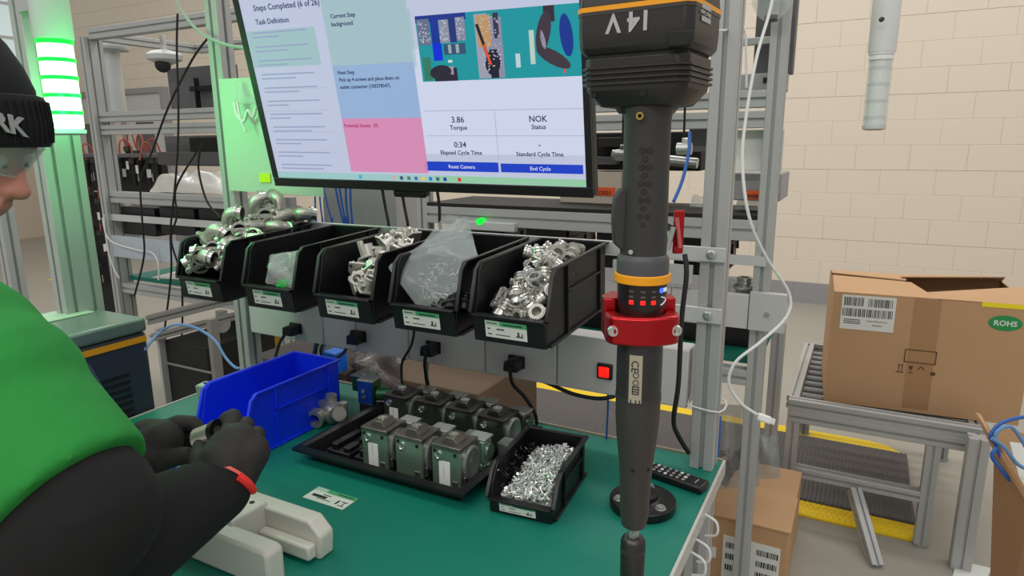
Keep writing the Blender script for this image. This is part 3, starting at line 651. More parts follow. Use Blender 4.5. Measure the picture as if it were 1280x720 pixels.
# screws
def screw_mesh(q, p, d, L=.010, r=.0016):
    p, d = Vector(p), Vector(d).normalized(); q.cyl(p-d*L/2, p+d*L/2, r, n=6); q.cyl(p+d*L/2, p+d*(L/2+.0022), r*1.75, n=8)
sm = M(); screw_mesh(sm, (0, 0, 0), (0, 0, 1), .0105, .0013)
zs = mat('zinc_screw', (224, 228, 225), .28, .75)
s0 = sm.build('screw', zs, smooth=True); tag(s0, 'small zinc plated screw in the heap filling the black bench bin', 'screw', 'zinc screws in the bench bin')
def srf(u, v):     # height of the heap above the bench, u and v from 0 to 1 across the bin
    return .829+.032+.026*min(1, v*1.7)+.012*(u-.3)-(.03*max(0, .40-u) if v > .1 else 0)
stf = M(); cnt = 0
for i in range(1250):
    u, v = rg.random(), rg.random()
    if v > .88 or u < .06+.22*v: continue
    p = SB(.014+u*.090, .012+v*.168, srf(u, v))
    d = Vector((rg.uniform(-1, 1), rg.uniform(-1, 1), rg.uniform(-.55, .55))).normalized()
    if cnt < 300:
        o = s0 if cnt == 0 else s0.copy()
        if cnt: COL.objects.link(o)
        o.location = p+Vector((0, 0, rg.uniform(0, .004))); o.rotation_euler = d.to_track_quat('Z', 'Y').to_euler(); cnt += 1
    else: screw_mesh(stf, p-Vector((0, 0, rg.uniform(.001, .010))), d, .0105, .0013)
for i in range(12):
    for j in range(14):
        if (j+1)/14 > .9: continue
        stf.add([SB(.008+u*.102, .010+v*.170, srf(u, v)-.016) for u, v in ((i/12, j/14), ((i+1)/12, j/14), ((i+1)/12, (j+1)/14), (i/12, (j+1)/14))], [(0, 1, 2, 3)])
o = stf.build('screw_heap', zs, smooth=True); tag(o, 'mass of small zinc screws under the topmost ones in the black bench bin', 'screws', kind='stuff')
# glossy clear film of dark parts at the left inside of the screw bin
q = M()
for i in range(90):
    v = rg.random(); p = SB(.011+rg.uniform(0, .008+.014*v), .02+.145*v, .872+rg.uniform(-.02, .028)); d = Vector((rg.uniform(-1, 1), rg.uniform(-1, 1), rg.uniform(-1, 1))).normalized(); q.cyl(p-d*.004, p+d*.004, .0022, n=6)
o = q.build('black_parts', mat('gloss_black', (24, 24, 26), .12, .2)); tag(o, 'glossy black small parts bagged along the left side of the screw bin', 'parts', kind='stuff')
# ================================================================ NUTRUNNER
TD = .75
T0 = at(808, 200, D=TD); T0 = Vector((T0.x, T0.y, 0))
def tz(py):
    lo, hi = .3, 2.5
    for _ in range(40):
        m = (lo+hi)/2; v = Vector((T0.x, T0.y, m))-CP; y = 360-FPX*v.dot(CU)/v.dot(CF)
        if y > py: lo = m
        else: hi = m
    return lo
PX = TD/FPX
tl = thing('battery_tool', 'large dark grey battery nutrunner hanging upright at the front right, battery on top', 'power tool', (T0.x, T0.y, tz(720)))
tf = Vector((CF.x, CF.y, 0)).normalized(); tr = Vector((CR.x, CR.y, 0)).normalized()
def TL(prof, name, m, o=(0, 0), sx=1., sy=1., n=36, par=None, **k):
    q = M().lathe([(r*PX, tz(y)) for y, r in prof], (T0.x+o[0], T0.y+o[1], 0), n=n, sx=sx, sy=sy)
    return q.build(name, m, par or tl, smooth=True, world=True, **k)
TL([(742, 17), (676, 17.5), (672, 15), (670, 12)], 'socket', darksteel)
TL([(688, 17.9), (683, 17.9)], 'socket_ring', tool)
TL([(675, 8), (650, 8.5)], 'spindle', steel, n=6)
TL([(658, 12), (655, 17), (640, 20), (600, 21.5), (575, 23.5), (545, 27.5), (520, 29.5), (500, 30), (496, 30)], 'gear_nose', mat('grey_cast_nose', (66, 63, 60), .42, .3, bump=.1, scale=120))
TL([(497, 30.6), (490, 30.6)], 'nose_ring', tool)
TL([(491, 30), (450, 30.2), (425, 30), (410, 30)], 'motor_body', mat('body_black', (44, 43, 43), .35, 0, bump=.1, scale=200))
TL([(412, 29), (385, 29.5), (383, 31), (352, 32)], 'display_housing', mat('display_black', (30, 28, 29), .3))
TL([(351, 35), (350, 36), (341, 36), (340, 35)], 'orange_ring', orange)
TL([(341, 33.5), (325, 33.5), (320, 32.5), (316, 29)], 'collar', mat('collar_grey', (76, 76, 80), .5))
gr = TL([(318, 29.5), (300, 30), (250, 29), (200, 28.6), (150, 28.8), (132, 32)], 'grip', tool)
q = M()
for j in range(13):
    for k in ((-.12, .12), (-.32, -.02))[j % 2] if j % 2 == 0 else ((-.02),):
        a = -1.25+k*1.3-.55; z = tz(188+j*10)
        p = Vector((T0.x, T0.y, z))+(tr*math.cos(a)+tf*math.sin(a))*28.9*PX; nrm = (tr*math.cos(a)+tf*math.sin(a))
        q.cyl(p-nrm*.001, p+nrm*.0006, .0040, .0034, n=10)
q.build('grip_dimples', mat('dimple_black', (32, 31, 31), .6), gr, world=True)
# trigger lever left
zt, zb = tz(235), tz(312)
q = M(); lp = [(-.0, 0), (-.009, .008), (-.011, (zt-zb)*.5), (-.010, (zt-zb)*.82), (-.004, zt-zb), (.004, zt-zb), (.004, 0)]
q.prism(lp, Vector((T0.x, T0.y, zb))-tr*.0262-tf*.010, tr, (0, 0, 1), tf*.02); q.build('trigger', tool, tl, world=True, bevel=.002)
for py, s in ((311, -.021), ):
    p = Vector((T0.x, T0.y, tz(py)))+tr*s*.85-tf*.0215
    M().cyl(p, p-tf*.002-tr*.001, .0028, n=12).build('screw', chrome, tl, world=True, smooth=True)
p = Vector((T0.x, T0.y, tz(146)))-tr*.0125-tf*.0235; q = M().ring(p, p-tf*.005-tr*.002, .0042, .0022, 16); q.build('brass_ring', mat('brass', (190, 170, 90), .3, 1), tl, world=True, smooth=True)
# battery head
yaw = R_(-4); bx_, by_ = Vector((math.cos(yaw), math.sin(yaw), 0)), Vector((-math.sin(yaw), math.cos(yaw), 0))
BC = Vector((T0.x, T0.y, 0))-bx_*.004+by_*.006
def head(levels, name, m, par=None, bevel=.0):
    q = M(); n = 8; vs = []
    for z, hx, hy, c in levels:
        for a, b in ((-hx+c, -hy), (hx-c, -hy), (hx, -hy+c), (hx, hy-c), (hx-c, hy), (-hx+c, hy), (-hx, hy-c), (-hx, -hy+c)):
            vs.append(BC+bx_*a+by_*b+Vector((0, 0, z)))
    L = len(levels)
    fs = [(k*n+i, k*n+(i+1) % n, (k+1)*n+(i+1) % n, (k+1)*n+i) for k in range(L-1) for i in range(n)]+[tuple(range(n-1, -1, -1)), tuple(range((L-1)*n, L*n))]
    return q.add(vs, fs).build(name, m, par or tl, world=True, bevel=bevel)
zh = lambda y: tz(y)
head([(zh(142), .027, .026, .01), (zh(135), .030, .028, .01), (zh(133.5), .044, .036, .01), (zh(114), .057, .046, .010), (zh(108), .058, .046, .01), (zh(74), .059, .047, .01)], 'tool_head', tool2, bevel=.0015)
for y in (106, 99.5, 93, 86.5):
    head([(zh(y+2.2), .0592, .0472, .01), (zh(y+1.4), .061, .049, .010), (zh(y-1.4), .061, .049, .010), (zh(y-2.2), .0592, .0472, .01)], 'cooling_fin', tool2)
head([(zh(75), .056, .045, .008), (zh(70), .056, .045, .008)], 'seam', blackm)
bt = head([(zh(70), .058, .047, .007), (zh(62), .063, .051, .008), (zh(44), .064, .052, .008), (zh(14), .064, .052, .008)], 'battery_pack', tool2, bevel=.0012)
head([(zh(22), .0645, .0525, .008), (zh(17), .0647, .0527, .008)], 'stripe_band', mat('battery_side', (62, 58, 54), .45), bt)
head([(zh(17.5), .0650, .0530, .008), (zh(11.5), .0650, .0530, .008)], 'orange_stripe', orange, bt)
head([(zh(12), .0642, .0522, .008), (zh(-20), .062, .050, .008), (zh(-34), .058, .046, .01)], 'battery_top', mat('battery_cap', (46, 44, 42), .5), bt, bevel=.0012)
p = BC+bx_*.052-by_*.0525
M().obox(p+Vector((0, 0, zh(60))), bx_*.012, by_*.003, (0, 0, .008)).build('release_latch', blackm, bt, world=True, bevel=.002)
for dx in (-.045, .012):
    p = BC+bx_*dx-by_*.043+Vector((0, 0, zh(119))); M().cyl(p+by_*.004, p-by_*.0016, .0036, n=12).build('screw_hole', blackm, tl, world=True)
gl = mat('grey_print', (176, 176, 176), .6)
# upside-down printing: baseline at the top, glyphs hang down
text('14 V', .0265, BC+bx_*.022-by_*.0527+Vector((0, 0, zh(23.5))), -bx_, (0, 0, -1), gl, bt, 'printed_voltage', bold=.0007)
pc = BC+bx_*.0649-by_*.010
gx = by_
for dz in (zh(18), zh(33)):
    M().obox(pc+Vector((0, 0, dz)), gx*.0155, bx_*.0003, (0, 0, .0024)).build('logo_bar', gl, bt, world=True)
text('Atlas Copco', .0072, pc+by_*.0155+Vector((0, 0, zh(23.5)))+bx_*.0002, -by_, (0, 0, -1), gl, bt, 'printed_logo', bold=.0001)
# red and blue display indicators; angle a measured from tr towards the viewer
def onring(a, py, r): return Vector((T0.x, T0.y, tz(py)))+(tr*math.sin(a)-tf*math.cos(a))*r*PX, (tr*math.sin(a)-tf*math.cos(a))
reddim = mat('indicator_off', (78, 66, 66), .4); blul = mat('lit_blue', (60, 100, 255), .3, emit=(50, 90, 255), estr=1.3); whl = mat('print_white', (220, 222, 228), .4, emit=(200, 210, 230), estr=.4)
for a in (-.62, -.14, .30):
    for py, m in ((372, redl), (366-.5, reddim), (359, reddim)):
        p, n_ = onring(a, py-0, 30.6 if m is redl else 31.3); t_ = Vector((0, 0, 1)).cross(n_)
        M().obox(p, t_*.0030, n_*.0012, (0, 0, .0026 if m is redl else .0016)).build('indicator_light', m, tl, world=True, bevel=.0009)
p, n_ = onring(.66, 358, 31.6); M().cyl(p-n_*.001, p+n_*.0008, .0032, n=14).build('indicator_light', blul, tl, world=True)
p, n_ = onring(.92, 358, 31.6); t_ = Vector((0, 0, 1)).cross(n_); M().obox(p, t_*.004, n_*.0008, (0, 0, .0022)).build('printed_icon', whl, tl, world=True)
q = M(); pts = []
for k in range(9):
    a = .68+.36*math.sin(k/8*math.pi*1.0)*1.1; zz = 366+k*1.25; p, n_ = onring(a, zz, 31.5); pts.append(p)
q.tube(pts, .0006, 6, 2); q.build('printed_icon', whl, tl, world=True)
q = M()   # printed type label down the body
lb = M(); lbm = mat('silver_label', (188, 180, 160), .35, .5)
rows = [onring(a, y, 30.6)[0] for y in (494, 436) for a in (-.62, -.48, -.34, -.20, -.06)]
lb.add(rows, [(i, i+1, i+6, i+5) for i in range(4)]); lbo = lb.build('type_label', lbm, tl, world=True, smooth=True)
p, n_ = onring(-.34, 446, 31.0); t_ = Vector((0, 0, 1)).cross(n_)
text('CE', .0125, p-t_*.0+Vector((0, 0, .004))-t_*.005, (0, 0, -1), t_, ink, lbo, 'printed_marks')
for k in range(3):
    p, n_ = onring(-.32, 460+k*9, 31.0); c_ = M()
    if k < 2: c_.ring(p-n_*.0002, p+n_*.0004, .0036, .0029, 14)
    else:
        for dz in (-.005, -.002, .001, .004): c_.obox(p+Vector((0, 0, dz)), t_*.0036, n_*.0003, (0, 0, .0005))
        c_.obox(p+t_*.0036, t_*.0004, n_*.0003, (0, 0, .0052)); c_.obox(p-t_*.0036, t_*.0004, n_*.0003, (0, 0, .0052))
    c_.build('printed_marks', ink, lbo, world=True)
for a in (-.36, .62):
    p, n_ = onring(a, 579, 23.0); M().cyl(p-n_*.001, p+n_*.0006, .0024, n=12).build('pin_hole', blackm, tl, world=True)
# ---- red clamp and torque arm
cl = thing('tool_holder', 'red anodised clamp holding the tool on a slim column with a black round foot', 'tool stand', (-.295, 1.034, .829))
zc0, zc1 = tz(424), tz(389)
pol = []
for k in range(13):
    a = math.pi*k/12; pol.append((math.cos(a)*.0345, -math.sin(a)*.0285-.004))
pol = [(.043, .006), (.043, -.012)]+[(.0415*math.cos(math.pi*k/14), -.016-.017*math.sin(math.pi*k/14)) for k in range(15)]+[(-.043, -.012), (-.043, .006)]
inner = [(math.cos(math.pi*k/14)*-.0272, -math.sin(math.pi*k/14)*.0272+.004) for k in range(15)]
q = M(); o_ = Vector((T0.x, T0.y, zc0)); poly = pol+inner; q.prism(poly, o_, tr, tf, (0, 0, zc1-zc0)); q.build('front_jaw', redan, cl, world=True, bevel=.003)
q = M(); q.prism([(-.043, .008), (-.028, .008), (-.026, .016), (-.016, .027), (.016, .027), (.026, .016), (.028, .008), (.043, .008), (.043, .03), (.03, .05), (-.03, .05), (-.043, .03)], (T0.x, T0.y, zc0+.002), tr, tf, (0, 0, zc1-zc0+.012)); q.build('rear_jaw', redan, cl, world=True, bevel=.002)
for s in (-1, 1):
    p = Vector((T0.x, T0.y, (zc0+zc1)/2))+tr*s*.0365-tf*.0225
    M().lathe([(.0068, 0), (.0068, .003), (.0058, .0045), (.0035, .0045), (.0033, .002)], p, -tf, n=20).build('clamp_screw', chrome, cl, world=True, smooth=True)
M().obox((Vector((T0.x, T0.y, 0))+tf*.05+Vector((-.295, 1.034, 0)))/2+Vector((0, 0, (zc0+zc1)/2)), (Vector((-.295, 1.034, 0))-Vector((T0.x, T0.y, 0))-tf*.05)/2, tr*.009, (0, 0, .009)).build('arm', darksteel, cl, world=True, bevel=.001)
M().cyl((-.295, 1.034, .835), (-.295, 1.034, 1.40), .0085, n=20).build('column', steel, cl, world=True, smooth=True)
M().lathe([(.056, .829), (.057, .832), (.057, .843), (.055, .845), (.03, .845), (.026, .848), (.026, .856), (.02, .858)], (-.295, 1.034, 0), n=40).build('round_foot', mat('foot_black', (26, 26, 28), .35, .3), cl, world=True, smooth=True)
for k in range(3):
    a = -.5+k*2.1; p = Vector((-.295+.042*math.cos(a), 1.034+.042*math.sin(a), .8448))
    M().lathe([(.0095, 0), (.0095, .001), (.007, .0012), (.007, .0045), (.004, .0045), (.004, .002)], p, n=16).build('foot_bolt', steel, cl, world=True, smooth=True)
p = at(848, 290, D=1.10)
M().obox(p, tr*.0085, tf*.004, (0, 0, .036)).build('red_bracket', redan, cl, world=True, bevel=.002)
a, b = at(840, 283, D=1.09), at(833, 312, D=1.09)
M().cyl(a+Vector((0, 0, 0))+tf*-.004, b, .006, n=14).build('link_tube', steel, cl, world=True, smooth=True)
M().cyl(at(846, 272, D=1.09), at(850, 310, D=1.09), .0035, n=10).build('link_pin', mat('pink_red', (190, 90, 90), .4), cl, world=True, smooth=True)
M().obox((at(848, 290, D=1.11)+Vector((-.295, 1.034, 1.33)))/2, (at(848, 290, D=1.11)-Vector((-.295, 1.034, 1.33)))/2, tf*.004, (0, 0, .006)).build('cross_link', darksteel, cl, world=True)
# ================================================================ TRAY WITH VALVES
tx0, tx1, ty0, ty1 = -.966, -.563, .874, 1.195
ty = thing('plastic_tray', 'black moulded tray with flared rim holding metal valves on the bench', 'tray', ((tx0+tx1)/2, (ty0+ty1)/2, .829))
q = M(); zt_ = .864
def ringq(q, a, b):
    (ax0, ax1, ay0, ay1, az), (bx0, bx1, by0, by1, bz) = a, b
    A = [(ax0, ay0, az), (ax1, ay0, az), (ax1, ay1, az), (ax0, ay1, az)]; B = [(bx0, by0, bz), (bx1, by0, bz), (bx1, by1, bz), (bx0, by1, bz)]
    q.add(A+B, [(i, (i+1) % 4, 4+(i+1) % 4, 4+i) for i in range(4)])
L = [(tx0+.030, tx1-.030, ty0+.030, ty1-.03, .8295), (tx0+.016, tx1-.016, ty0+.020, ty1-.016, zt_-.010), (tx0, tx1, ty0, ty1, zt_-.009), (tx0, tx1, ty0, ty1, zt_-.004), (tx0+.012, tx1-.012, ty0+.012, ty1-.012, zt_), (tx0+.020, tx1-.020, ty0+.018, ty1-.018, zt_-.004), (tx0+.030, tx1-.030, ty0+.024, ty1-.024, .834)]
for a, b in zip(L, L[1:]): ringq(q, a, b)
for k in (0, -1):
    x0, x1, y0, y1, z = L[k]; q.add([(x0, y0, z), (x1, y0, z), (x1, y1, z), (x0, y1, z)], [(0, 1, 2, 3)])
q.build('tray_shell', black, ty, world=True, bevel=.002)
# moulded pockets in the free left end
for i in range(2):
    for j in range(2):
        x, y = tx0+.045+i*.072, ty0+.05+j*.115
        M().box((x, y, .833), (x+.06, y+.095, .847)).box((x+.006, y+.008, .847), (x+.022, y+.087, .858)).box((x+.036, y+.008, .847), (x+.054, y+.04, .855)).cyl((x+.045, y+.065, .847), (x+.045, y+.065, .856), .012, n=16).build('moulded_pocket', black, ty, world=True, bevel=.002)
for x in (-.828, -.747, -.664):
    M().box((x, ty0+.038, .8335), (x+.075, ty0+.14, .838)).build('moulded_pocket', black, ty, world=True, bevel=.002)
def valve(label, group, dark=False):
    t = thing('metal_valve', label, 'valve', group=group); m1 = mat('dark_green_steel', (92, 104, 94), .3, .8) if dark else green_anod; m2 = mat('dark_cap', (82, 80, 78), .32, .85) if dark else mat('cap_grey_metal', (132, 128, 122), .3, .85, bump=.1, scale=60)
    M().box((0, 0, 0), (.056, .006, .062)).build('front_plate', m1, t, bevel=.001)
    M().box((.001, .006, 0), (.055, .060, .060)).build('housing', m2, t, bevel=.0015)
    q = M(); q.box((-.001, -.001, .061), (.057, .062, .068)); q.prism([(.012, .068), (.044, .068), (.037, .077), (.019, .077)], (0, .012, 0), (1, 0, 0), (0, 0, 1), (0, .036, 0)); q.build('stepped_cap', m2, t, bevel=.001)
    M().lathe([(.009, 0), (.009, .002), (.005, .002), (.005, .0005)], (.028, .028, .0768), n=18).build('cap_screw', chrome if not dark else steel, t, smooth=True)
    M().lathe([(.0275, 0), (.0275, .006), (.025, .0075), (.022, .0075), (.02, .006)], (.055, .034, .035), (1, 0, 0), n=28).build('side_disc', steel, t, smooth=True)
    M().lathe([(.0075, 0), (.0075, .0025), (.004, .003), (.003, .001)], (.013, 0, .050), (0, -1, 0), n=18).build('front_boss', chrome, t, smooth=True)
    for x, z in ((.046, .056), (.006, .057), (.046, .006)): M().cyl((x, .001, z), (x, -.001, z), .0032, n=12).build('socket_hole', blackm, t)
    q = M(); q.box((.04, -.002, .0), (.05, .001, .014)); q.cyl((.058, .01, .004), (.058, .01, .02), .003, n=10); q.build('side_lug', m2, t, bevel=.001)
    q = M().box((.036, .062, .022), (.068, .092, .060)).box((.042, .060, 0), (.064, .09, .022)); q.build('rear_block', m1, t, bevel=.003)
    M().box((.034, .061, .060), (.070, .095, .0635)).build('rear_block_plate', steel, t, bevel=.0008)
    M().cyl((.064, .078, .012), (.074, .078, .012), .012, n=16).build('port', m1, t, smooth=True); M().cyl((.064, .078, .040), (.073, .078, .040), .013, n=16).build('port', m1, t, smooth=True)
    return t
def vlabel(t, flip=False):
    o = M().box((.014, -.0016, .001), (.036, -.0004, .043)).build('white_label', white, t, bevel=.0005)
    q = M()
    for i in range(5): q.box((.0235, -.0019, .018+i*.0035) if not flip else (.0235, -.0019, .026+i*.0035), (.0245, -.0016, .0195+i*.0035) if not flip else (.0245, -.0016, .0275+i*.0035))
    q.build('label_print', ink, o); return o
v1 = valve('green-grey metal valve with white label, leftmost of the front row in the tray', 'valves in the tray'); v1.location = (-.820, .918, .838)
v2 = dup(v1, (-.739, .918, .838), (0, 0, 0), 'green-grey metal valve without a label, middle of the front row in the tray')
v3 = dup(v1, (-.656, .918, .838), (0, 0, 0), 'green-grey metal valve with white label, rightmost of the front row in the tray')
vlabel(v1, True); vlabel(v3)
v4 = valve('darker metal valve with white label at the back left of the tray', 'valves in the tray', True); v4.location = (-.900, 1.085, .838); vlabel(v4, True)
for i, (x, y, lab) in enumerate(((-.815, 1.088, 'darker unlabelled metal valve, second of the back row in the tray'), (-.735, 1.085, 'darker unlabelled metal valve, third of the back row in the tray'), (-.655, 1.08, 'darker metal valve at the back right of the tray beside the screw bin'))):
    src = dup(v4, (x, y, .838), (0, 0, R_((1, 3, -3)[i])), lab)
    for c in list(src.children):
        if c.name.startswith('white_label'):
            for g in list(c.children): bpy.data.objects.remove(g)
            bpy.data.objects.remove(c)
for o in list(COL.objects):
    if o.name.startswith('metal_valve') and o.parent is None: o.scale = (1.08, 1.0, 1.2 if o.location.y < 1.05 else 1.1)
# silver hardware between blocks in the back row
for i, (px, py, lab) in enumerate(((487+70, 508, 'small dark green port block between the valve rows, left one'), (597, 520, 'small dark green port block between the valve rows, middle one'), (641, 525, 'small bright green port block beside the screw bin, right one'))):
    p = at(px, py, Y=1.07); t = thing('port_block', lab, 'block', (p.x-.015, 1.035, .838))
    M().box((0, 0, 0), (.03, .035, .045)).build('block_body', dgreen if i < 2 else green_anod, t, bevel=.002)
    M().box((-.001, -.001, .045), (.031, .03, .048)).build('block_plate', steel, t, bevel=.001)
    M().cyl((.03, .016, .014), (.038, .016, .014), .012, n=16).build('port', dgreen if i < 2 else green_anod, t, smooth=True)
# ================================================================ SMALL THINGS ON THE BENCH
p = at(408, 480, Y=1.13)
t = thing('metal_block', 'dark green metal block with silver top beside the blue bin', 'block', (-1.015, 1.145, .829))
M().box((-.03, 0, .045), (.018, .045, .082)).build('body', dgreen, t, bevel=.003); M().box((-.031, -.002, .082), (.019, .046, .086)).build('top_plate', steel, t, bevel=.001)
M().cyl((-.006, .02, .086), (-.006, .02, .089), .009, n=16).build('port_ring', steel, t, smooth=True); M().cyl((-.004, .01, .0), (-.004, .01, .046), .008, n=14).build('stem', steel, t, smooth=True)
t = thing('cast_valve_body', 'rough silver casting lying between blue bin and tray', 'casting', (-1.030, 1.055, .829)); t.scale = (1.25, 1.25, 1.25)
M().sph((0, 0, .022), .024, 1, .8, .95).build('body', cast, t, smooth=True); M().ring((-.012, -.02, .02), (-.008, -.034, .018), .017, .01).build('port', cast, t, smooth=True)
M().cyl((.012, -.004, .02), (.034, -.014, .03), .013, n=16).build('neck', cast, t, smooth=True); M().cyl((0, 0, .03), (.004, 0, .056), .012, .010, n=16).build('boss', cast, t, smooth=True)
M().prism([(-.02, -.006), (.02, -.006), (.024, .004), (-.012, .008)], (.002, -.006, .034), (1, 0, 0), (0, 1, 0), (0, 0, .012)).build('lug', steel, t, bevel=.001); M().cyl((.02, .01, .0), (.02, .01, .04), .009, n=12).build('leg_stub', cast, t, smooth=True)
t = thing('blue_green_valve', 'small valve with blue front and green back behind the tray corner', 'valve', (-.985, 1.125, .829), rz=R_(8))
M().box((-.022, 0, .03), (.016, .004, .085)).build('blue_face', mat('blue_coated', (20, 70, 170), .35, .4), t, bevel=.001); M().box((-.022, .004, .03), (.018, .04, .083)).build('body', dgreen, t, bevel=.002)
M().box((-.023, -.001, .083), (.019, .042, .087)).build('top_plate', steel, t, bevel=.001)
M().cyl((.018, .02, .05), (.05, .03, .05), .016, n=16).build('port', dgreen, t, smooth=True); M().cyl((.018, .02, .03), (.06, .03, .028), .011, n=14).build('pipe', darksteel, t, smooth=True); M().box((-.02, .0, 0), (.016, .03, .03)).build('foot', darksteel, t, bevel=.002)
for z in (.045, .06): M().cyl((-.006, -.002, z), (-.006, .001, z), .005, n=12).build('screw', chrome, t)
p = at(240, 512, Z=.829)
t = thing('pale_valve', 'small pale green valve at the far left corner behind the blue bin', 'valve', (-1.345, .985, .829), rz=R_(12))
M().prism([(-.03, .03), (.03, .03), (.032, .062), (-.034, .062)], (0, -.01, 0), (1, 0, 0), (0, 0, 1), (0, .035, 0)).build('body', mat('pale_green_metal', (170, 196, 172), .35, .5), t, bevel=.004)
M().cyl((.0, -.012, .046), (.0, -.008, .046), .012, n=16).build('port', dgreen, t, smooth=True); M().sph((0, .004, .016), .017, 1.3, .8, .9).build('cast_foot', cast, t, smooth=True)
for x in (-.018, .018): M().cyl((x, .008, .062), (x, .008, .064), .004, n=10).build('screw_hole', blackm, t)
c = at(208, 590, Z=.83)
t = thing('blue_clip', 'small bright blue plastic clip on the bench below the gloves', 'clip', (c.x, c.y, .829), rz=.2)
M().box((-.03, -.008, 0), (.03, .008, .012)).build('clip_body', mat('bright_blue', (20, 110, 220), .4), t, bevel=.003); M().box((-.01, -.004, .012), (.022, .006, .018)).build('clip_tab', MATS['bright_blue'], t, bevel=.002)
# instruction card on the mat
c4 = [at(*p, Z=.8295) for p in ((378, 621), (428, 637), (447, 623), (398, 608))]
ux = (c4[1]-c4[0]).normalized(); uy = (c4[3]-c4[0]); uy = (uy-ux*uy.dot(ux)).normalized()
t = thing('paper_card', 'white card with green header lying flat on the green mat', 'card', c4[0]); t.location.z = .8285
lx, ly = (c4[1]-c4[0]).length, ((c4[3]-c4[0])).dot(uy)
def cb(u0, v0, u1, v1, z0, z1, nm, m, par=None):
    return M().obox(ux*(u0+u1)/2*lx+uy*(v0+v1)/2*ly+Vector((0, 0, (z0+z1)/2)), ux*(u1-u0)/2*lx, uy*(v1-v0)/2*ly, (0, 0, (z1-z0)/2)).build(nm, m, par or t)
cc = cb(0, 0, 1, 1, 0, .0008, 'card_sheet', paper); cb(.3, .74, 1, 1, .0008, .0011, 'green_header', lgreen, cc); cb(0, .74, .3, 1, .0008, .0011, 'pale_header', MATS['label_grey_green'], cc)
for (a, b, c_, d) in ((.3, .55, .5, .6), (.1, .3, .45, .48), (.25, .22, .6, .26), (.72, .2, .76, .5), (.8, .15, .95, .19), (.8, .45, .95, .49), (.88, .2, .9, .45), (.55, .84, .95, .9)): cb(a, b, c_, d, .0009, .0012, 'printed_line', ink, cc)
# remote control
a, b = at(826, 589, Z=.84), at(876, 606, Z=.84); d = (b-a).normalized(); d.z = 0; d = d.normalized(); s = Vector((-d.y, d.x, 0))
t = thing('remote_control', 'black remote control with white buttons on the mat beside the tool', 'remote', (b.x, b.y, .829))
M().obox(-d*.066+Vector((0, 0, .008)), d*.075, s*.0185, (0, 0, .0075)).build('body', black, t, bevel=.004)
q = M(); q2 = M()
for i in range(9):
    for j in (-1, 0, 1):
        p = -d*(.030+i*.012)+s*j*.0105+Vector((0, 0, .0158)); (q if (i*3+j) % 4 else q2).obox(p, d*.0028, s*.0028, (0, 0, .0012))
q.build('grey_buttons', mat('button_grey', (150, 150, 152), .5), t, bevel=.0005); q2.build('white_buttons', white, t, bevel=.0005)
M().obox(-d*.008+Vector((0, 0, .0156)), d*.0012, s*.008, (0, 0, .0002)).build('printed_mark', mat('button_grey', (150, 150, 152)), t)
# white plastic assembly fixture, an H of two bars and a cross bar
fx = thing('assembly_fixture', 'white plastic H shaped assembly fixture on the front edge of the mat', 'fixture', (-.80, .63, .829))
ch_ = [(-.16, 0), (.115, 0), (.118, .03), (.118, .04), (.095, .061), (-.16, .061)]
M().prism(ch_, (0, .028, 0), (1, 0, 0), (0, 0, 1), (0, .030, 0)).build('rear_bar', pom, fx, bevel=.004)
M().prism([(-.16, 0), (.103, 0), (.103, .056), (.093, .061), (-.16, .061)], (0, -.060, 0), (1, 0, 0), (0, 0, 1), (0, .032, 0)).build('front_bar', pom, fx, bevel=.005)
M().box((-.046, -.034, .0), (.002, .036, .066)).build('cross_bar', pom, fx, bevel=.003)
M().box((.002, .010, .006), (.11, .028, .030)).build('inner_step', pom, fx, bevel=.004)
for x, y in ((-.018, -.02), (-.018, .022)): M().cyl((x, y, .0655), (x, y, .0667), .0042, n=14).build('screw_hole', blackm, fx)
M().lathe([(.011, 0), (.011, .002), (.008, .003), (.004, .003), (.004, .001)], (-.056, .018, .060), (.1, -1, .45), n=18).build('hex_screw', steel, fx, smooth=True)
M().box((-.10, .014, .02), (-.046, .03, .066)).build('screw_block', pom, fx, bevel=.003)
# ================================================================ WORKER
def caps(q, a, b, r0, r1=None, n=16):
    a, b = Vector(a), Vector(b); r1 = r0 if r1 is None else r1
    q.sph(a, r0, n=n); q.sph(b, r1, n=n)
    if (b-a).length > 1e-5: q.cyl(a, b, r0, r1, n=n)
    return q
def chain(q, pts, rs):
    for i in range(len(pts)-1): caps(q, pts[i], pts[i+1], rs[i], rs[i+1])
def organic(q, name, m, parent, vox, sm=6, label=None):
    o = q.build(name, m, parent, world=True, label=label)
    r = o.modifiers.new('r', 'REMESH'); r.mode = 'VOXEL'; r.voxel_size = vox; r.use_smooth_shade = True
    s = o.modifiers.new('s', 'SMOOTH'); s.iterations = sm; s.factor = .5
    return o
skin = mat('skin', (206, 140, 122), .5, 0, bump=.1, scale=120, var=.06); skin.node_tree.nodes['Principled BSDF'].inputs['Subsurface Weight'].default_value = .12; skin.node_tree.nodes['Principled BSDF'].inputs['Subsurface Radius'].default_value = (.01, .004, .002)
def fabric(name, rgb, rough=.9, sc=500): return mat(name, rgb, rough, 0, bump=.25, var=.05, scale=sc)
shirt = fabric('green_shirt', (28, 132, 50), .85, 12); blk = fabric('black_sleeve', (13, 12, 13), .9, 60); glv = fabric('glove_grey_black', (38, 36, 35), .75, 300)
bean = fabric('black_knit', (14, 17, 18), .95, 250); shirt.node_tree.nodes['Bump'].inputs['Distance'].default_value = .012; shirt.node_tree.nodes['Bump'].inputs['Strength'].default_value = .5
navy = fabric('navy_cloth', (32, 40, 66), .9, 200)
pw = thing('person', 'worker in black knit beanie, green shirt, black sleeves and black gloves leaning over the bench', 'person', (-1.15, .35, 0))
F2 = Vector((CF.x, CF.y, 0)).normalized(); R2 = Vector((CR.x, CR.y, 0)).normalized()
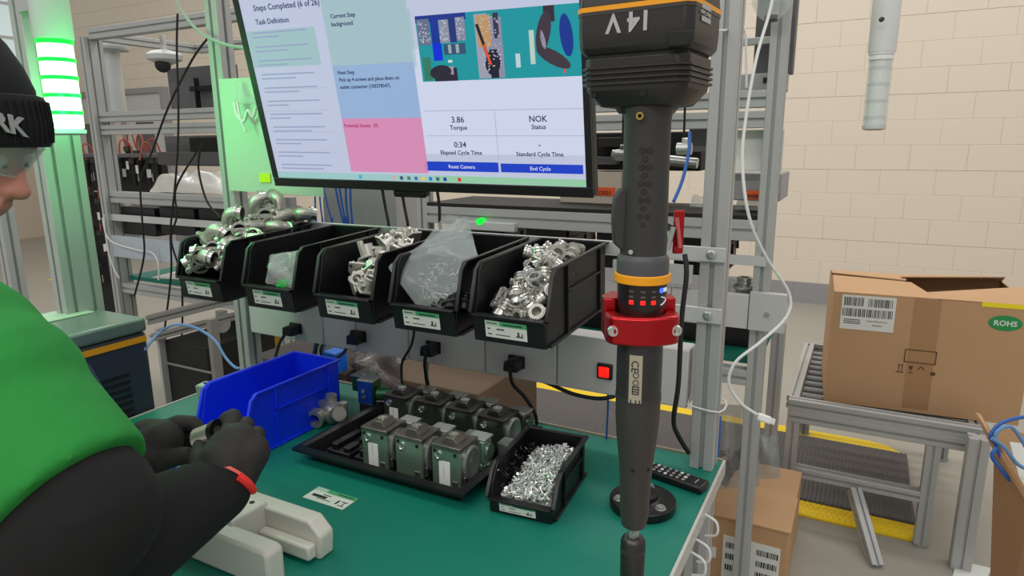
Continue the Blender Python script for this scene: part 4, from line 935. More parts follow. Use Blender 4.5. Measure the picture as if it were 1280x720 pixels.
HF = (R2*math.cos(R_(14))+F2*math.sin(R_(14))).normalized(); HS = Vector((0, 0, 1)).cross(HF)   # head forward, head left (away from camera)
HO = at(-66, 150, D=.87); pt = R_(28)
def H(f, s, u): return HO+HF*(f*math.cos(pt)+u*math.sin(pt))+HS*s+Vector((0, 0, -f*math.sin(pt)+u*math.cos(pt)))
# joints
SR, ER, WR_ = at(-75, 452, D=.70), at(30, 730, D=.66), at(272, 612, D=.86)
SL, EL, WL = at(-110, 415, D=1.02), at(20, 610, D=1.02), at(168, 572, D=.97)
neck = HO+Vector((0, 0, -.16))-HF*.06; chest = (SR+SL)/2+Vector((0, 0, -.12))-HF*.02; pel = Vector((chest.x-.10, chest.y-.06, .98))-HF*.05
b = M()
chain(b, [pel, chest, (SR+SL)/2+Vector((0, 0, -.02)), neck, H(-.03, 0, -.04)], [.13, .125, .09, .058, .06])
caps(b, SR, SL, .062); chain(b, [SR, ER, WR_], [.055, .043, .030]); chain(b, [SL, EL, WL], [.055, .043, .030])
b.sph(H(-.012, 0, .022), .080, 1.05, .95, 1.05); caps(b, H(.03, 0, -.03), H(.045, 0, -.085), .060, .045)
caps(b, H(.055, 0, -.10), H(.075, 0, -.112), .024, .018)
caps(b, H(.080, 0, -.005), H(.104, 0, -.046), .011, .0115); b.sph(H(.106, 0, -.050), .0140); b.sph(H(.098, .013, -.054), .009); b.sph(H(.098, -.013, -.054), .009)
caps(b, H(.092, -.016, -.078), H(.092, .016, -.078), .0085); caps(b, H(.088, -.014, -.090), H(.088, .014, -.090), .0085)
caps(b, H(.082, -.036, .004), H(.082, .036, .004), .011); b.sph(H(.058, .036, -.045), .024); b.sph(H(.058, -.036, -.045), .024)
for s in (-1, 1):
    b.sph(H(-.012, .086*s, -.025), .018, .7, .5, 1.3)
organic(b, 'body', skin, pw, .0055, 4)
for s in (-1, 1):
    e = M().sph(H(.078, .031*s, -.017), .0125).build('eye', mat('eye_white', (220, 215, 210), .2), pw, world=True, smooth=True)
    M().sph(H(.0885, .031*s, -.020), .0045).build('iris', mat('iris_brown', (50, 34, 24), .2), e, world=True, smooth=True)
# beanie, cuff horizontal
bc = HO+HF*.001+Vector((0, 0, -.036))
q = M().lathe([(.098, .002), (.108, .0), (.1125, .006), (.1145, .03), (.112, .060), (.109, .066), (.104, .068)], n=44, sy=.84)
for i, v in enumerate(q.v):
    x, y, z = v; q.v[i] = bc+HF*x+HS*y+Vector((0, 0, z))
cuff = q.build('beanie_cuff', bean, pw, smooth=True, world=True)
q = M().lathe([(.106, .055), (.1085, .075), (.102, .105), (.090, .135), (.072, .163), (.048, .186), (.022, .198), (.004, .201)], n=44, sy=.90)
q.v = [bc+HF*(v[0]-.018*(v[2]/.17))+HS*v[1]+Vector((0, 0, v[2])) for v in q.v]
q.build('beanie_crown', bean, pw, smooth=True, world=True)
q = M()
for k in range(64):
    a = 2*math.pi*k/64; c, s = math.cos(a), math.sin(a)
    q.tube([bc+HF*c*.1128+HS*s*.1128*.84+Vector((0, 0, .006)), bc+HF*c*.1150+HS*s*.1150*.84+Vector((0, 0, .03)), bc+HF*c*.1135+HS*s*.1135*.84+Vector((0, 0, .060))], .0017, 5, 2)
q.build('knit_ribs', bean, cuff, world=True, smooth=True)
emb = mat('embroidery_grey', (150, 152, 152), .8)
a_ = R_(-62); sn = (HF*math.cos(a_)+HS*math.sin(a_)*.84).normalized(); tg = Vector((0, 0, 1)).cross(sn); pp = bc+HF*math.cos(a_)*.119+HS*math.sin(a_)*.119*.84
tp = at(25, 158, D=.785)
tx_ = text('YORK', .032, (0, 0, 0), (1, 0, 0), (0, 1, 0), emb, None, 'embroidered_letters', 'RIGHT', .0012, bold=.0010)
ux_ = (tg*math.cos(R_(-13))+Vector((0, 0, 1))*math.sin(R_(-13))).normalized()
# wrap the letters on the curved cuff
for v in tx_.data.vertices:
    c = v.co.copy(); ang = R_(-27)+c.x/.112; z = .014+c.y+(-c.x)*.24
    q_ = bc+(HF*math.cos(ang)+HS*math.sin(ang)*.84)*(.1175+c.z)+Vector((0, 0, z)); v.co = q_-pw.location
tx_.parent = pw; tx_.parent = cuff
# safety glasses
gm = film('goggle_lens', (180, 200, 188), .30, .08)
q = M(); n_ = 10; vs = []
for j in range(5):
    for i in range(n_+1):
        a = R_(-85)+R_(170)*i/n_; rr_ = 1-.12*(j/4)
        vs.append(H(.028+.082*math.cos(a)*rr_, .078*math.sin(a)*rr_, .014-.046*j/4))
k = len(vs); vs += [v-HF*.0015 for v in vs]
fs = [(j*(n_+1)+i, j*(n_+1)+i+1, (j+1)*(n_+1)+i+1, (j+1)*(n_+1)+i) for j in range(4) for i in range(n_)]; fs += [tuple(k+x for x in f[::-1]) for f in fs]
gs = M().add(vs, fs).build('safety_glasses', gm, pw, world=True, smooth=True)
q = M()
for s in (-1, 1): q.tube([H(.02, .083*s, .010), H(-.05, .090*s, -.0)], .003, 6)
q.build('temple', clearm, gs, world=True)
q = M().tube([vs[(4*(n_+1))+i] for i in range(n_+1)], .0016, 6, 1); q.build('lens_rim', clearm, gs, world=True, smooth=True)
# shirt
q = M()
chain(q, [pel+Vector((0, 0, .02)), chest, (SR+SL)/2+Vector((0, 0, -.02))], [.155, .150, .115])
caps(q, SR+Vector((0, 0, .0)), SL, .088, .084); q.sph(neck+Vector((0, 0, -.075)), .075)
hemR = at(86, 628, D=.665); q.sph(SR, .1, n=20); q.sph(SR+(hemR-SR)*.35+Vector((0, 0, .01)), .099, n=20); q.cyl(SR, hemR, .100, .088, n=24)
hemL = EL+(SL-EL)*.2; q.cyl(SL, hemL, .085, .065, n=20)
sh = organic(q, 'shirt', shirt, pw, .007, 5)
d = (hemR-SR).normalized()
# navy layer and black sleeves
q = M(); chain(q, [at(78, 478, D=.78), at(126, 552, D=.78)], [.034, .030]); organic(q, 'navy_vest_edge', navy, pw, .006, 4)
q = M(); caps(q, SR+d*.08, hemR+d*.02, .072, .074); chain(q, [hemR+d*.01, ER+Vector((0, 0, .02)), ER.lerp(WR_, .45)+Vector((0, 0, -.008)), WR_], [.076, .076, .066, .043])
q.sph(ER.lerp(WR_, .3)+Vector((0, 0, -.02)), .068)
organic(q, 'sleeve', blk, pw, .006, 5, 'black long sleeve of the near arm')
q = M(); chain(q, [SL.lerp(EL, .5), EL, WL], [.062, .058, .04]); organic(q, 'sleeve', blk, pw, .006, 5, 'black long sleeve of the far arm')
# near glove (right hand seen from its back, fist closed on the part)
def GP(px, py, D): return at(px, py, D=D)
q = M()
caps(q, WR_, GP(283, 596, .875), .040, .039)
pal = [GP(276, 580, .88), GP(300, 572, .88)]
chain(q, [GP(268, 590, .875), GP(284, 562, .89)], [.032, .028]); chain(q, [GP(290, 592, .875), GP(311, 566, .885)], [.034, .028]); chain(q, [GP(283, 580, .872), GP(296, 556, .885)], [.036, .030])
K = [GP(288, 541, .90), GP(301, 544, .895), GP(313, 553, .89), GP(320, 569, .885)]
for i, k_ in enumerate(K): caps(q, GP(280+4*i, 575+4*i, .885), k_, .022, .0125)
o = organic(q, 'glove', glv, pw, .0035, 4, 'dark grey work glove on the near hand')
fing = [([K[0], GP(291, 522, .915), GP(284, 524, .955), GP(272, 540, .965)], [.0125, .0125, .0115, .0095]),
        ([K[1], GP(307, 531, .915), GP(303, 535, .955), GP(290, 548, .96)], [.0125, .0120, .011, .009]),
        ([K[2], GP(321, 543, .905), GP(318, 552, .945), GP(300, 560, .955)], [.0125, .0118, .011, .009]),
        ([K[3], GP(327, 566, .895), GP(323, 578, .93), GP(306, 576, .945)], [.0118, .011, .010, .0085]),
        ([GP(262, 590, .885), GP(250, 574, .91), GP(252, 558, .93), GP(262, 548, .94)], [.020, .015, .0125, .0105])]
for pts, rs in fing:
    f_ = M(); chain(f_, pts, rs); organic(f_, 'glove_finger', glv, o, .0028, 3)
q = M()
for k_ in K: q.sph(k_-CF*.006+CU*.004, .0118, n=12)
organic(q, 'knuckle_folds', glv, o, .003, 3)
wu, wv = ndir(WR_-GP(284, 592, .875)); cc_ = WR_.lerp(GP(284, 592, .875), .75); wd_ = (GP(284, 592, .875)-WR_).normalized()
q = M().ring(cc_-wd_*.0025+wd_*.001, cc_+wd_*.0025, .0415, .0385, 28); q.build('wrist_band_edge', mat('coral_band', (225, 96, 84), .6), o, world=True, smooth=True)
q = M(); pts = []
for k_ in range(9):
    a = -1.0+1.5*k_/8; dd = (CR*math.cos(a)+CF*-.55*math.cos(a)*0+CU*math.sin(a)*1.0-CF*.55); dd = (dd-wd_*dd.dot(wd_)).normalized(); pts.append(cc_+dd*.0415-wd_*.004)
q.tube(pts, .0055, 8, 3); q.build('red_wrist_strap', mat('coral_red', (240, 50, 44), .6), o, world=True, smooth=True)
# far glove (left hand reaching to the same part)
q = M(); chain(q, [WL, GP(188, 560, .965), GP(205, 549, .965)], [.036, .034, .028]); chain(q, [GP(185, 548, .975), GP(210, 540, .975)], [.030, .020]); chain(q, [GP(190, 572, .955), GP(206, 570, .955)], [.028, .020])
o2 = organic(q, 'glove', glv, pw, .0035, 4, 'dark grey work glove on the far hand')
for pts, rs in (([GP(205, 537, .975), GP(222, 529, .98), GP(240, 529, .985), GP(250, 536, .985)], [.014, .0125, .0115, .0095]),
                ([GP(208, 543, .985), GP(228, 538, 1.0), GP(246, 541, 1.005), GP(252, 550, 1.0)], [.013, .012, .011, .009]),
                ([GP(208, 550, .99), GP(228, 548, 1.01), GP(244, 551, 1.015), GP(250, 560, 1.01)], [.012, .011, .010, .0085]),
                ([GP(206, 558, .99), GP(222, 558, 1.01), GP(236, 561, 1.015), GP(242, 568, 1.01)], [.011, .0105, .0095, .008]),
                ([GP(200, 577, .95), GP(216, 572, .945), GP(232, 569, .945), GP(245, 573, .95)], [.016, .014, .0125, .0105])):
    f_ = M(); chain(f_, pts, rs); organic(f_, 'glove_finger', glv, o2, .0028, 3)
# silver part held in the hands
hp = thing('held_fitting', 'small silver fitting with black opening held between the two gloves', 'fitting', GP(256, 548, .945))
a, b_ = GP(249, 549, .945)-hp.location, GP(271, 541, .935)-hp.location
M().cyl(a, b_, .0165, n=24).build('body', mat('held_silver', (200, 196, 186), .3, .7), hp, smooth=True)
dn = (b_-a).normalized(); M().ring(b_-dn*.002, b_+dn*.006, .0185, .012, 24).build('black_mouth', black, hp, smooth=True)
M().obox(GP(250, 560, .96)-hp.location, CR*.009, CU*.007, CF*.007).build('lower_lug', MATS['held_silver'], hp, bevel=.002)
M().obox(GP(232, 588, .97)-hp.location, CR*.006, CU*.010, CF*.006).build('lower_stub', cast, hp, bevel=.002)
M().cyl(GP(238, 590, .97)-hp.location, GP(252, 562, .96)-hp.location, .005, n=10).build('shank', cast, hp, smooth=True)
# ================================================================ STATIONS BEHIND
def sl_(q, x0, y0, x1, y1, Y, dep, zb=None):
    a, b = at(x0, y0, Y=Y), at(x1, y1, Y=Y)
    return q.box((min(a.x, b.x), Y, min(a.z, b.z) if zb is None else zb), (max(a.x, b.x), Y+dep, max(a.z, b.z)))
def slab(x0, y0, x1, y1, Y, dep, name, m, parent=None, zb=None, bevel=.002, **k):
    return sl_(M(), x0, y0, x1, y1, Y, dep, zb).build(name, m, parent, world=True, bevel=bevel, **k)
YB = 1.95
sbn = thing('rear_workbench', 'aluminium framed workbench directly behind the tool, seen from its back', 'workbench', (-.8, 2.3, 0))
for x in (-1.40, -.24): M().ext((x, YB+.0225, 0), (x, YB+.0225, 2.35), .045, .045, up=(0, 1, 0)).build('post', alu, sbn, world=True)
for x in (-1.40, -.24): M().ext((x, 2.56, 0), (x, 2.56, .79), .045, .045, up=(0, 1, 0)).build('leg', alu, sbn, world=True)
for z in (1.562, 1.508): M().ext((-1.378, YB+.0225, z), (-.262, YB+.0225, z), .045, .045).build('cross_beam', alu, sbn, world=True)
M().ext((-1.378, YB+.0225, 1.205), (-.262, YB+.0225, 1.205), .045, .060).build('shelf_beam', alu, sbn, world=True)
M().box((-1.376, YB+.0, 1.237), (-.266, YB+.32, 1.247)).build('shelf_board', blackm, sbn, world=True)
M().box((-1.41, YB-.006, 1.107), (-.23, YB, 1.135)).build('bin_rail', alu2, sbn, world=True)
for i in range(5):
    x0 = -1.376+i*.222; M().box((x0+.001, YB-.02, .925), (x0+.221, YB-.001, 1.025)).build('trunking_panel', grayp, sbn, world=True, bevel=.002)
M().box((-.264, YB-.024, .925), (-.168, YB-.001, 1.035)).build('end_plate', alu2, sbn, world=True, bevel=.001)
M().cyl((-.216, YB-.024, .975), (-.216, YB-.029, .975), .007, n=14).build('bolt', steel, sbn, world=True)
M().box((-1.40, YB+.05, .80), (-.24, 2.59, .825)).build('worktop', teal, sbn, world=True)
M().ext((-1.378, YB+.0225, .77), (-.262, YB+.0225, .77), .045, .045).build('apron_beam', alu, sbn, world=True)
for i in range(4):
    t = dup(bins[0], (-.36-.25*i, YB+.31, 1.06), (0, 0, math.pi), ('rightmost', 'second from right', 'third from right', 'leftmost')[i]+' black bin hanging on the rear workbench behind the tool', 'black bins on the rear workbench')
t = thing('parts_box', 'black open box on the green top of the rear workbench', 'box', (-.5, 2.15, .825))
M().box((-.85, 2.08, .825), (-.27, 2.11, .925)).build('front_wall', black, t, world=True); M().box((-.85, 2.11, .825), (-.27, 2.4, .835)).build('bottom', black, t, world=True); M().box((-.30, 2.11, .835), (-.27, 2.4, .915)).build('side_wall', black, t, world=True)
# devices on it
def dev(name, label, cat, Y, x0, y0, x1, y1, dep, m, extra=None, zb=None):
    a, b = at(x0, y0, Y=Y), at(x1, y1, Y=Y); t = thing(name, label, cat, ((a.x+b.x)/2, Y, min(a.z, b.z)))
    slab(x0, y0, x1, y1, Y, dep, 'housing', m, t, zb=zb, bevel=.004)
    if extra: extra(t)
    return t
def ex1(t):
    slab(966, 0, 971, 92, 2.06, .02, 'pole', darksteel, t); slab(925, 48, 985, 53, 2.05, .02, 'clamp_bar', steel, t)
dev('display_monitor', 'grey monitor seen from behind between the two right posts', 'screen', 2.10, 948, -20, 990, 92, .05, dgray, ex1)
dev('grey_box', 'grey device box with small dark plate on the rear beams', 'box', 2.02, 922, 93, 982, 114, .06, cabg, lambda t: slab(954, 97, 969, 103, 2.017, .003, 'name_plate', blackm, t, bevel=0))
dm = thing('glass_dome', 'clear dome fixture at the top between the right posts', 'lamp', at(965, 8, Y=1.9))
M().lathe([(.001, -.034), (.02, -.032), (.034, -.02), (.046, 0), (.05, .006), (.05, .02)], n=24).build('dome', clearm, dm, smooth=True); M().cyl((0, 0, -.036), (0, 0, -.022), .016, n=14).build('core', darksteel, dm)
t = dev('white_sheet', 'white paper sheet pinned below the rear beams between the right posts', 'sheet', 2.0, 893, 163, 977, 214, .003, paper)
dev('grey_cabinet_box', 'grey box with orange number label behind the right posts', 'box', 2.05, 915, 216, 975, 252, .2, cabg)
o = slab(931, 238, 972, 250, 2.044, .004, 'orange_label', mat('orange_label', (236, 96, 30), .6), bevel=0); a_ = at(931, 248, Y=2.043)
tag(o, 'orange label printed 300ELO038 on the grey box between the right posts', 'label')
text('300ELO038', .0165, (at(933, 247.5, Y=2.043).x, 2.043, at(933, 247.5, Y=2.043).z), (1, 0, 0), (0, 0, 1), ink, o, 'printed_number', bold=.0003)
o = slab(744, 234, 768, 245, 2.12, .004, 'orange_label', MATS['orange_label'], bevel=0); tag(o, 'orange label ending in 031 on the pale box beside the screen edge', 'label')
text('ELO031', .019, (at(742, 243, Y=2.119).x, 2.119, at(742, 243, Y=2.119).z), (1, 0, 0), (0, 0, 1), ink, o, 'printed_number', bold=.0003)
dev('pale_box', 'pale cream box with an orange label standing on the rear shelf', 'box', 2.124, 700, 214, 776, 250, .12, mat('cream_box', (196, 186, 168), .6), zb=1.247)
dk = thing('robot_module', 'black machine module with silver shaft hanging behind the tool grip', 'machine', at(815, 190, Y=2.1))
slab(742, 166, 875, 214, 2.16, .12, 'housing', blackm, dk, bevel=.006); M().cyl(at(766, 193, Y=2.09), at(872, 204, Y=2.09), .016, n=18).build('silver_shaft', steel, dk, world=True, smooth=True)
slab(862, 150, 886, 190, 2.03, .05, 'side_bracket', dgray, dk); slab(748, 172, 778, 184, 2.12, .04, 'motor', darksteel, dk); slab(738, 196, 770, 206, 2.12, .04, 'motor', dgray, dk)
for k, (x0, y0, x1, y1) in enumerate(((918, 252, 968, 262), (862, 246, 890, 258))):
    bag('crumpled_film', [at(x0, y1, Y=2.05), at(x1, y1+1, Y=2.05), at(x1-4, y0, Y=2.12), at(x0+4, y0-3, Y=2.12)], 8, 5, .012, bagf, ('crumpled clear film lying on the rear shelf at the right', 'crumpled clear film on the rear shelf beside the red bracket')[k], .012, 20+k, 'film')
t = dup(f0, at(930, 361, Y=2.0), (0, 0, .4), 'small silver fitting standing on the rear grey trunking', 'fittings on the rear trunking', scale=1.6)
bag('clear_film', [at(895, 366, Y=1.98), at(925, 370, Y=1.98), at(922, 350, Y=2.02), at(897, 345, Y=2.02)], 6, 5, .01, bagf, 'clear film scrap lying on the rear grey trunking', .008, 31, 'film')
b_ = M().box((at(770, 330, Y=YB).x, YB-.03, at(770, 345, Y=YB).z), (at(868, 345, Y=YB).x, YB-.02, at(868, 330, Y=YB).z)).build('grey_bracket_bar', alu2); tag(b_, 'short grey bar behind the tool between bin and right post', 'bar')
# ---- left rack station
YC = 2.0
ls = thing('left_workbench', 'aluminium workbench frame with cross beams at the far left behind the worker', 'workbench', (-2.8, 2.3, 0))
zz = lambda px, py: at(px, py, Y=YC).z
M().ext((-3.35, YC+.0225, 0), (-3.35, YC+.0225, zz(103, 47)), .045, .09, 1, 2, up=(0, 1, 0)).build('post', alu, ls, world=True)
M().ext((-2.2, YC+.0225, 0), (-2.2, YC+.0225, 2.3), .045, .045, up=(0, 1, 0)).build('post', alu, ls, world=True)
for n_, (x, y, Y, h) in enumerate(((120, 41, YC, .05), (120, 147, YC, .045), (120, 163, YC, .045), (130, 246, YC, .055), (148, 359, YC, .05))):
    z = at(x, y, Y=Y).z; M().ext((-3.33, Y+.0225, z), (-2.22, Y+.0225, z), .045, h).build('cross_beam', alu, ls, world=True)
z = zz(120, 41); M().ext((-3.33, YC+.6, z-.0), (-2.2, YC+.6, z-.0), .045, .045).build('rear_beam', alu, ls, world=True)
M().ext((-3.35, YC+.05, z), (-3.35, YC+.6, z), .045, .045).build('side_beam', alu, ls, world=True)
M().box((-3.33, YC-.004, zz(148, 276)), (-2.22, YC+.002, zz(148, 268))).build('bin_rail', alu2, ls, world=True)
for x0, x1 in ((-3.33, -2.96), (-2.958, -2.6), (-2.598, -2.23)): M().box((x0, YC-.02, zz(148, 320)), (x1, YC-.001, zz(148, 294))).build('trunking_panel', mat('trunk_blue_grey', (176, 186, 196), .5), ls, world=True, bevel=.002)
M().box((-3.35, YC+.05, zz(148, 351)-.0), (-2.2, YC+.75, zz(148, 351)+.02)).build('worktop', teal, ls, world=True)
zt2 = zz(148, 351)+.0205
o = M().box((-3.2, YC+.10, zt2), (-2.75, YC+.42, zt2+.004), rz=.2).box((-2.9, YC+.14, zt2+.0045), (-2.5, YC+.45, zt2+.008), rz=-.1).build('paper_sheets', paper); tag(o, 'loose white papers spread on the left workbench top', 'papers')
def mb(t):
    for x in (241, 266): slab(x, 97, x+5, 137, 2.32, .03, 'stand_rail', blackm, t)
    slab(236, 108, 272, 112, 2.33, .02, 'cable_strip', blackm, t)
dev('display_monitor', 'dark grey monitor back with two black rails above the left rack beams', 'screen', 2.36, 208, 86, 292, 138, .05, dgray, mb)
def mb2(t):
    slab(236, 172, 281, 206, 2.27, .05, 'cable_box', blackm, t); slab(196, 190, 283, 207, 2.26, .03, 'lower_housing', dgray, t)
dev('display_monitor', 'lower dark grey monitor back with black box under the left rack beams', 'screen', 2.30, 205, 170, 290, 208, .05, dgray, mb2)
o = bag('white_plastic_bag', [at(186, 240, Y=2.03), at(286, 243, Y=2.03), at(276, 214, Y=2.16), at(200, 222, Y=2.16)], 14, 8, .03, bagw, 'crumpled white plastic bag on the left rack shelf', .05, 41)
for i, (x0, x1, lab) in enumerate(((150, 196, 'left'), (198, 245, 'middle'), (247, 292, 'right'))):
    dev('black_bin_back', 'back of the %s black bin on the left rack rail' % lab, 'bin', 2.03, x0, 258, x1, 296, .22, black)
cam_ = thing('dome_camera', 'pale dome camera hanging from the left rack top beam', 'camera', at(206, 75, Y=2.1))
M().lathe([(.03, -.02), (.075, .0), (.08, .02), (.06, .035), (.02, .045)], n=24).build('housing', alu2, cam_, smooth=True); M().sph((.01, -.02, -.025), .034).build('lens_dome', blackm, cam_, smooth=True); M().cyl((0, 0, .04), (0, 0, .11), .012, n=12).build('stem', alu2, cam_)
cy = thing('light_column', 'pale grey cylinder column with round bracket on the left rack', 'light', at(147, 140, Y=2.25)); hh = at(147, 62, Y=2.25).z-cy.location.z
M().lathe([(.045, 0), (.045, hh*.98), (.05, hh)], n=24).build('column', alu2, cy, smooth=True); M().lathe([(.09, hh), (.095, hh+.015), (.09, hh+.03)], n=24).build('bracket_disc', alu, cy, smooth=True)
# hanging tools with cables in the left rack
ht = thing('hanging_gripper', 'black hanging gripper tool with white label in the left machine', 'tool', at(160, 185, Y=2.62))
M().cyl((0, 0, 0), (0, 0, -.16), .017, .012, n=12).build('body', blackm, ht, smooth=True); M().box((-.012, -.019, -.13), (.012, -.016, -.08)).build('white_tag', paper, ht)
M().tube([(0, 0, 0), (.01, 0, .08), (.05, 0, .10), (.08, 0, .0)], .006, 6).build('red_hose', mat('red_hose', (150, 70, 58), .5), ht, smooth=True); M().lathe([(.026, -.02), (.026, .01)], n=12).build('collar', darksteel, ht)
spots = [(172, 190), (184, 195), (150, 195), (166, 200), (108, 202), (118, 200), (112, 240), (124, 250), (114, 285), (126, 290), (110, 320), (122, 330), (192, 200), (140, 192)]
for i, (x, y) in enumerate(spots): dup(ht, at(x, y, Y=2.62), (0, 0, i*.9), 'black hanging gripper tool with red hose inside the left machine', 'black gripper tools in the left machine')
ht['label'] = 'black hanging gripper tool with red hose inside the left machine'; ht['group'] = 'black gripper tools in the left machine'
o = slab(96, 192, 208, 197, 2.56, .06, 'machine_shelf', dgray, None); tag(o, 'dark shelf bar holding the gripper tools of the left machine', 'shelf')
mp_ = M(); sl_(mp_, 100, 196, 206, 242, 2.66, .04); sl_(mp_, 106, 240, 130, 300, 2.66, .04, 0); o = mp_.build('left_machine', blackm); tag(o, 'black back panel of the left machine behind the gripper tools', 'panel')
for pts, lab in (([(222, 17), (221, 60), (223, 130), (222, 190), (218, 240), (213, 290), (214, 340), (206, 410)], 'long black cable hanging before the left rack, middle'), ([(262, 45), (240, 75), (210, 135), (190, 190), (176, 225), (178, 280), (180, 320), (168, 370)], 'long black cable swinging left across the left rack'),
                 ([(252, 180), (248, 210), (258, 250), (275, 272)], 'black cable looping down from the lower monitor back'), ([(246, 190), (220, 235), (221, 270), (214, 300), (226, 345), (228, 400), (225, 450)], 'black cable crossing down to the dark cart')):
    cable('hanging_cable', [at(x, y, Y=1.93) for x, y in pts], .0045, rubber, lab)
cable('white_wire', [at(x, y, Y=1.95) for x, y in ((128, 272), (137, 300), (170, 312), (190, 316), (198, 330), (198, 350))], .004, whitec, 'white cord looping round the left rack trunking')
cable('white_wire', [at(x, y, Y=1.95) for x, y in ((130, 268), (133, 300), (140, 330), (149, 348))], .0035, whitec, 'white cord running down the left rack post')
cable('grey_hose', [at(x, y, Y=1.2) for x, y in ((215, -10), (228, 15), (250, 40), (280, 55), (320, 62))], .004, mat('grey_green_hose', (150, 165, 155), .4), 'pale hose running from the top towards the screen')
cable('light_blue_hose', [at(181, 436, X=-1.489)]+[at(x, y, Y=1.4) for x, y in ((200, 415), (220, 406), (245, 410), (268, 425), (282, 447), (296, 460), (310, 456))], .0045, lbluec, 'light blue hose arching over the dark cart behind the blue bin')
# rolling cart low on the left
ct = thing('rolling_cart', 'dark wheeled cart with grey rails low on the left behind the bench', 'cart', (-2.0, 1.9, 0))
a, b = at(205, 425, Y=1.75), at(264, 500, Y=1.75)
M().box((a.x, 1.75, b.z-.3), (b.x+.0, 2.12, a.z)).build('black_case', blackm, ct, world=True, bevel=.004)
slab(204, 452, 264, 468, 1.742, .008, 'grey_band', mat('dull_grey', (124, 122, 118), .5), ct)
slab(196, 412, 205, 505, 1.72, .04, 'upright', alu, ct); slab(262, 400, 268, 500, 1.72, .04, 'upright', mat('dull_grey', (124, 122, 118)), ct)
M().ext(at(185, 400, Y=1.70), at(292, 380, Y=1.70)+Vector((0, .3, .02)), .03, .04).build('top_rail', mat('dull_grey', (124, 122, 118)), ct, world=True)
M().ext(at(190, 422, Y=1.70), at(285, 398, Y=1.70)+Vector((0, .3, .0)), .03, .03).build('top_rail', mat('dull_grey', (124, 122, 118)), ct, world=True)
pc_ = at(277, 405, Y=1.9); M().cyl(pc_-Vector((.012, 0, 0)), pc_+Vector((.012, 0, 0)), .038, n=24).build('caster_wheel', alu2, ct, world=True, smooth=True); M().box(tuple(pc_+Vector((-.02, -.01, .03))), tuple(pc_+Vector((.02, .02, .06)))).build('caster_fork', steel, ct, world=True)
for i, (x0, y0, x1, y1, Y, m, lab) in enumerate(((272, 405, 312, 440, 2.3, cardb, 'cardboard box under the left rack behind the aluminium post'), (266, 430, 284, 475, 2.2, paper, 'stack of pale papers beside the dark cart'), (284, 436, 316, 470, 2.2, cardb, 'lower cardboard box with green patch behind the blue bin'))):
    o = slab(x0, y0, x1, y1, Y, .25, ('cardboard_box', 'paper_stack', 'cardboard_box')[i], m, None); tag(o, lab, ('box', 'papers', 'box')[i])
# shelf carrying those low boxes
o = M().box((-3.0, 1.9, .42), (-1.6, 2.62, .44)); 
zf = at(290, 474, Y=2.2).z; o = M().box((-2.75, 2.15, zf-.03), (-1.75, 2.62, zf-.002)); 
for x in (-2.72, -1.79):
    for y in (2.18, 2.6): o.box((x-.02, y-.02, 0), (x+.02, y+.02, zf-.03))
o = o.build('low_shelf', cabg); tag(o, 'low grey shelf under the boxes behind the blue bin', 'shelf')
for b_n in (): pass
# controller with orange stripe
XC = -1.49; a = at(181, 398, X=XC); bz = .80
cx0, cy1 = XC-.27, a.y; cy0 = a.y-.30; zc = at(181, 396, X=XC).z
ctl = thing('tool_controller', 'dark tool controller with pale green top, orange stripe and vent slots beside the worker', 'controller', (XC-.13, cy0+.15, bz))
M().box((XC-.27, cy0, bz), (XC, cy1, zc-.035)).build('housing', mat('controller_navy', (52, 56, 68), .4), ctl, world=True, bevel=.008)
M().box((XC-.272, cy0-.002, zc-.035), (XC+.003, cy1+.002, zc)).build('lid', mat('controller_lid', (112, 128, 120), .3, .2), ctl, world=True, bevel=.008)
M().box((XC-.24, cy0+.02, zc), (XC-.15, cy1-.03, zc+.004)).build('lid_sheet', mat('pale_lid', (168, 196, 172), .5), ctl, world=True, bevel=.002)
M().box((XC-.002, cy0+.005, zc-.058), (XC+.0025, cy1-.004, zc-.044)).build('orange_stripe', orange, ctl, world=True)
for i in range(8): M().box((XC-.001, cy1-.16, zc-.13-.017*i), (XC+.0015, cy1-.055, zc-.122-.017*i)).build('vent_slot', blackm, ctl, world=True)
M().box((XC-.27, cy0, .0), (XC-.25, cy1, bz)).box((XC-.02, cy0, .0), (XC-.0, cy1, bz-.02)).box((XC-.27, cy0, bz-.02), (XC, cy1, bz-.0005)).build('stand', cabg, ctl, world=True)
# things behind the screen's lower edge
o = slab(400, 200, 497, 290, 2.86, .3, 'grey_cabinet', cabg, None, zb=0.0); tag(o, 'tall grey cabinet behind the bins under the screen', 'cabinet')
o = slab(322, 200, 339, 420, 2.3, .04, 'yellow_column', yel, None, zb=0); tag(o, 'yellow upright column behind the leftmost bins', 'column')
o = slab(341, 246, 366, 292, 2.86, .05, 'grey_terminal', cabg, None, zb=0); tag(o, 'narrow grey terminal standing beside the yellow column', 'terminal')
for k, (x0, x1) in enumerate(((419, 430), (424, 433), (432, 436), (438, 441), (399, 404), (404, 416), (394, 396))):
    cable('blue_cable', [at(x0, 232, Y=1.6), at((x0+x1)/2-1, 255, Y=1.6), at(x1, 284, Y=1.6), at(x1+1, 310, Y=1.6), Vector((at(x1+1, 310, Y=1.6).x, 1.6, .01))], .0034 if k < 4 else .0028, bluec, ['second from right', 'third from right', 'right', 'rightmost', 'second from left', 'third from left', 'leftmost'][k]+' thin blue cable hanging behind the black bins')
gl_ = thing('push_button', 'small lit green button on the rear station under the screen', 'button', at(600, 277, Y=1.93))
M().cyl((0, .02, 0), (0, -.005, 0), .012, n=16, ).build('green_cap', ledg, gl_); M().box((-.1, .0, -.03), (.13, .03, .0)).build('button_box', alu2, gl_, bevel=.003)
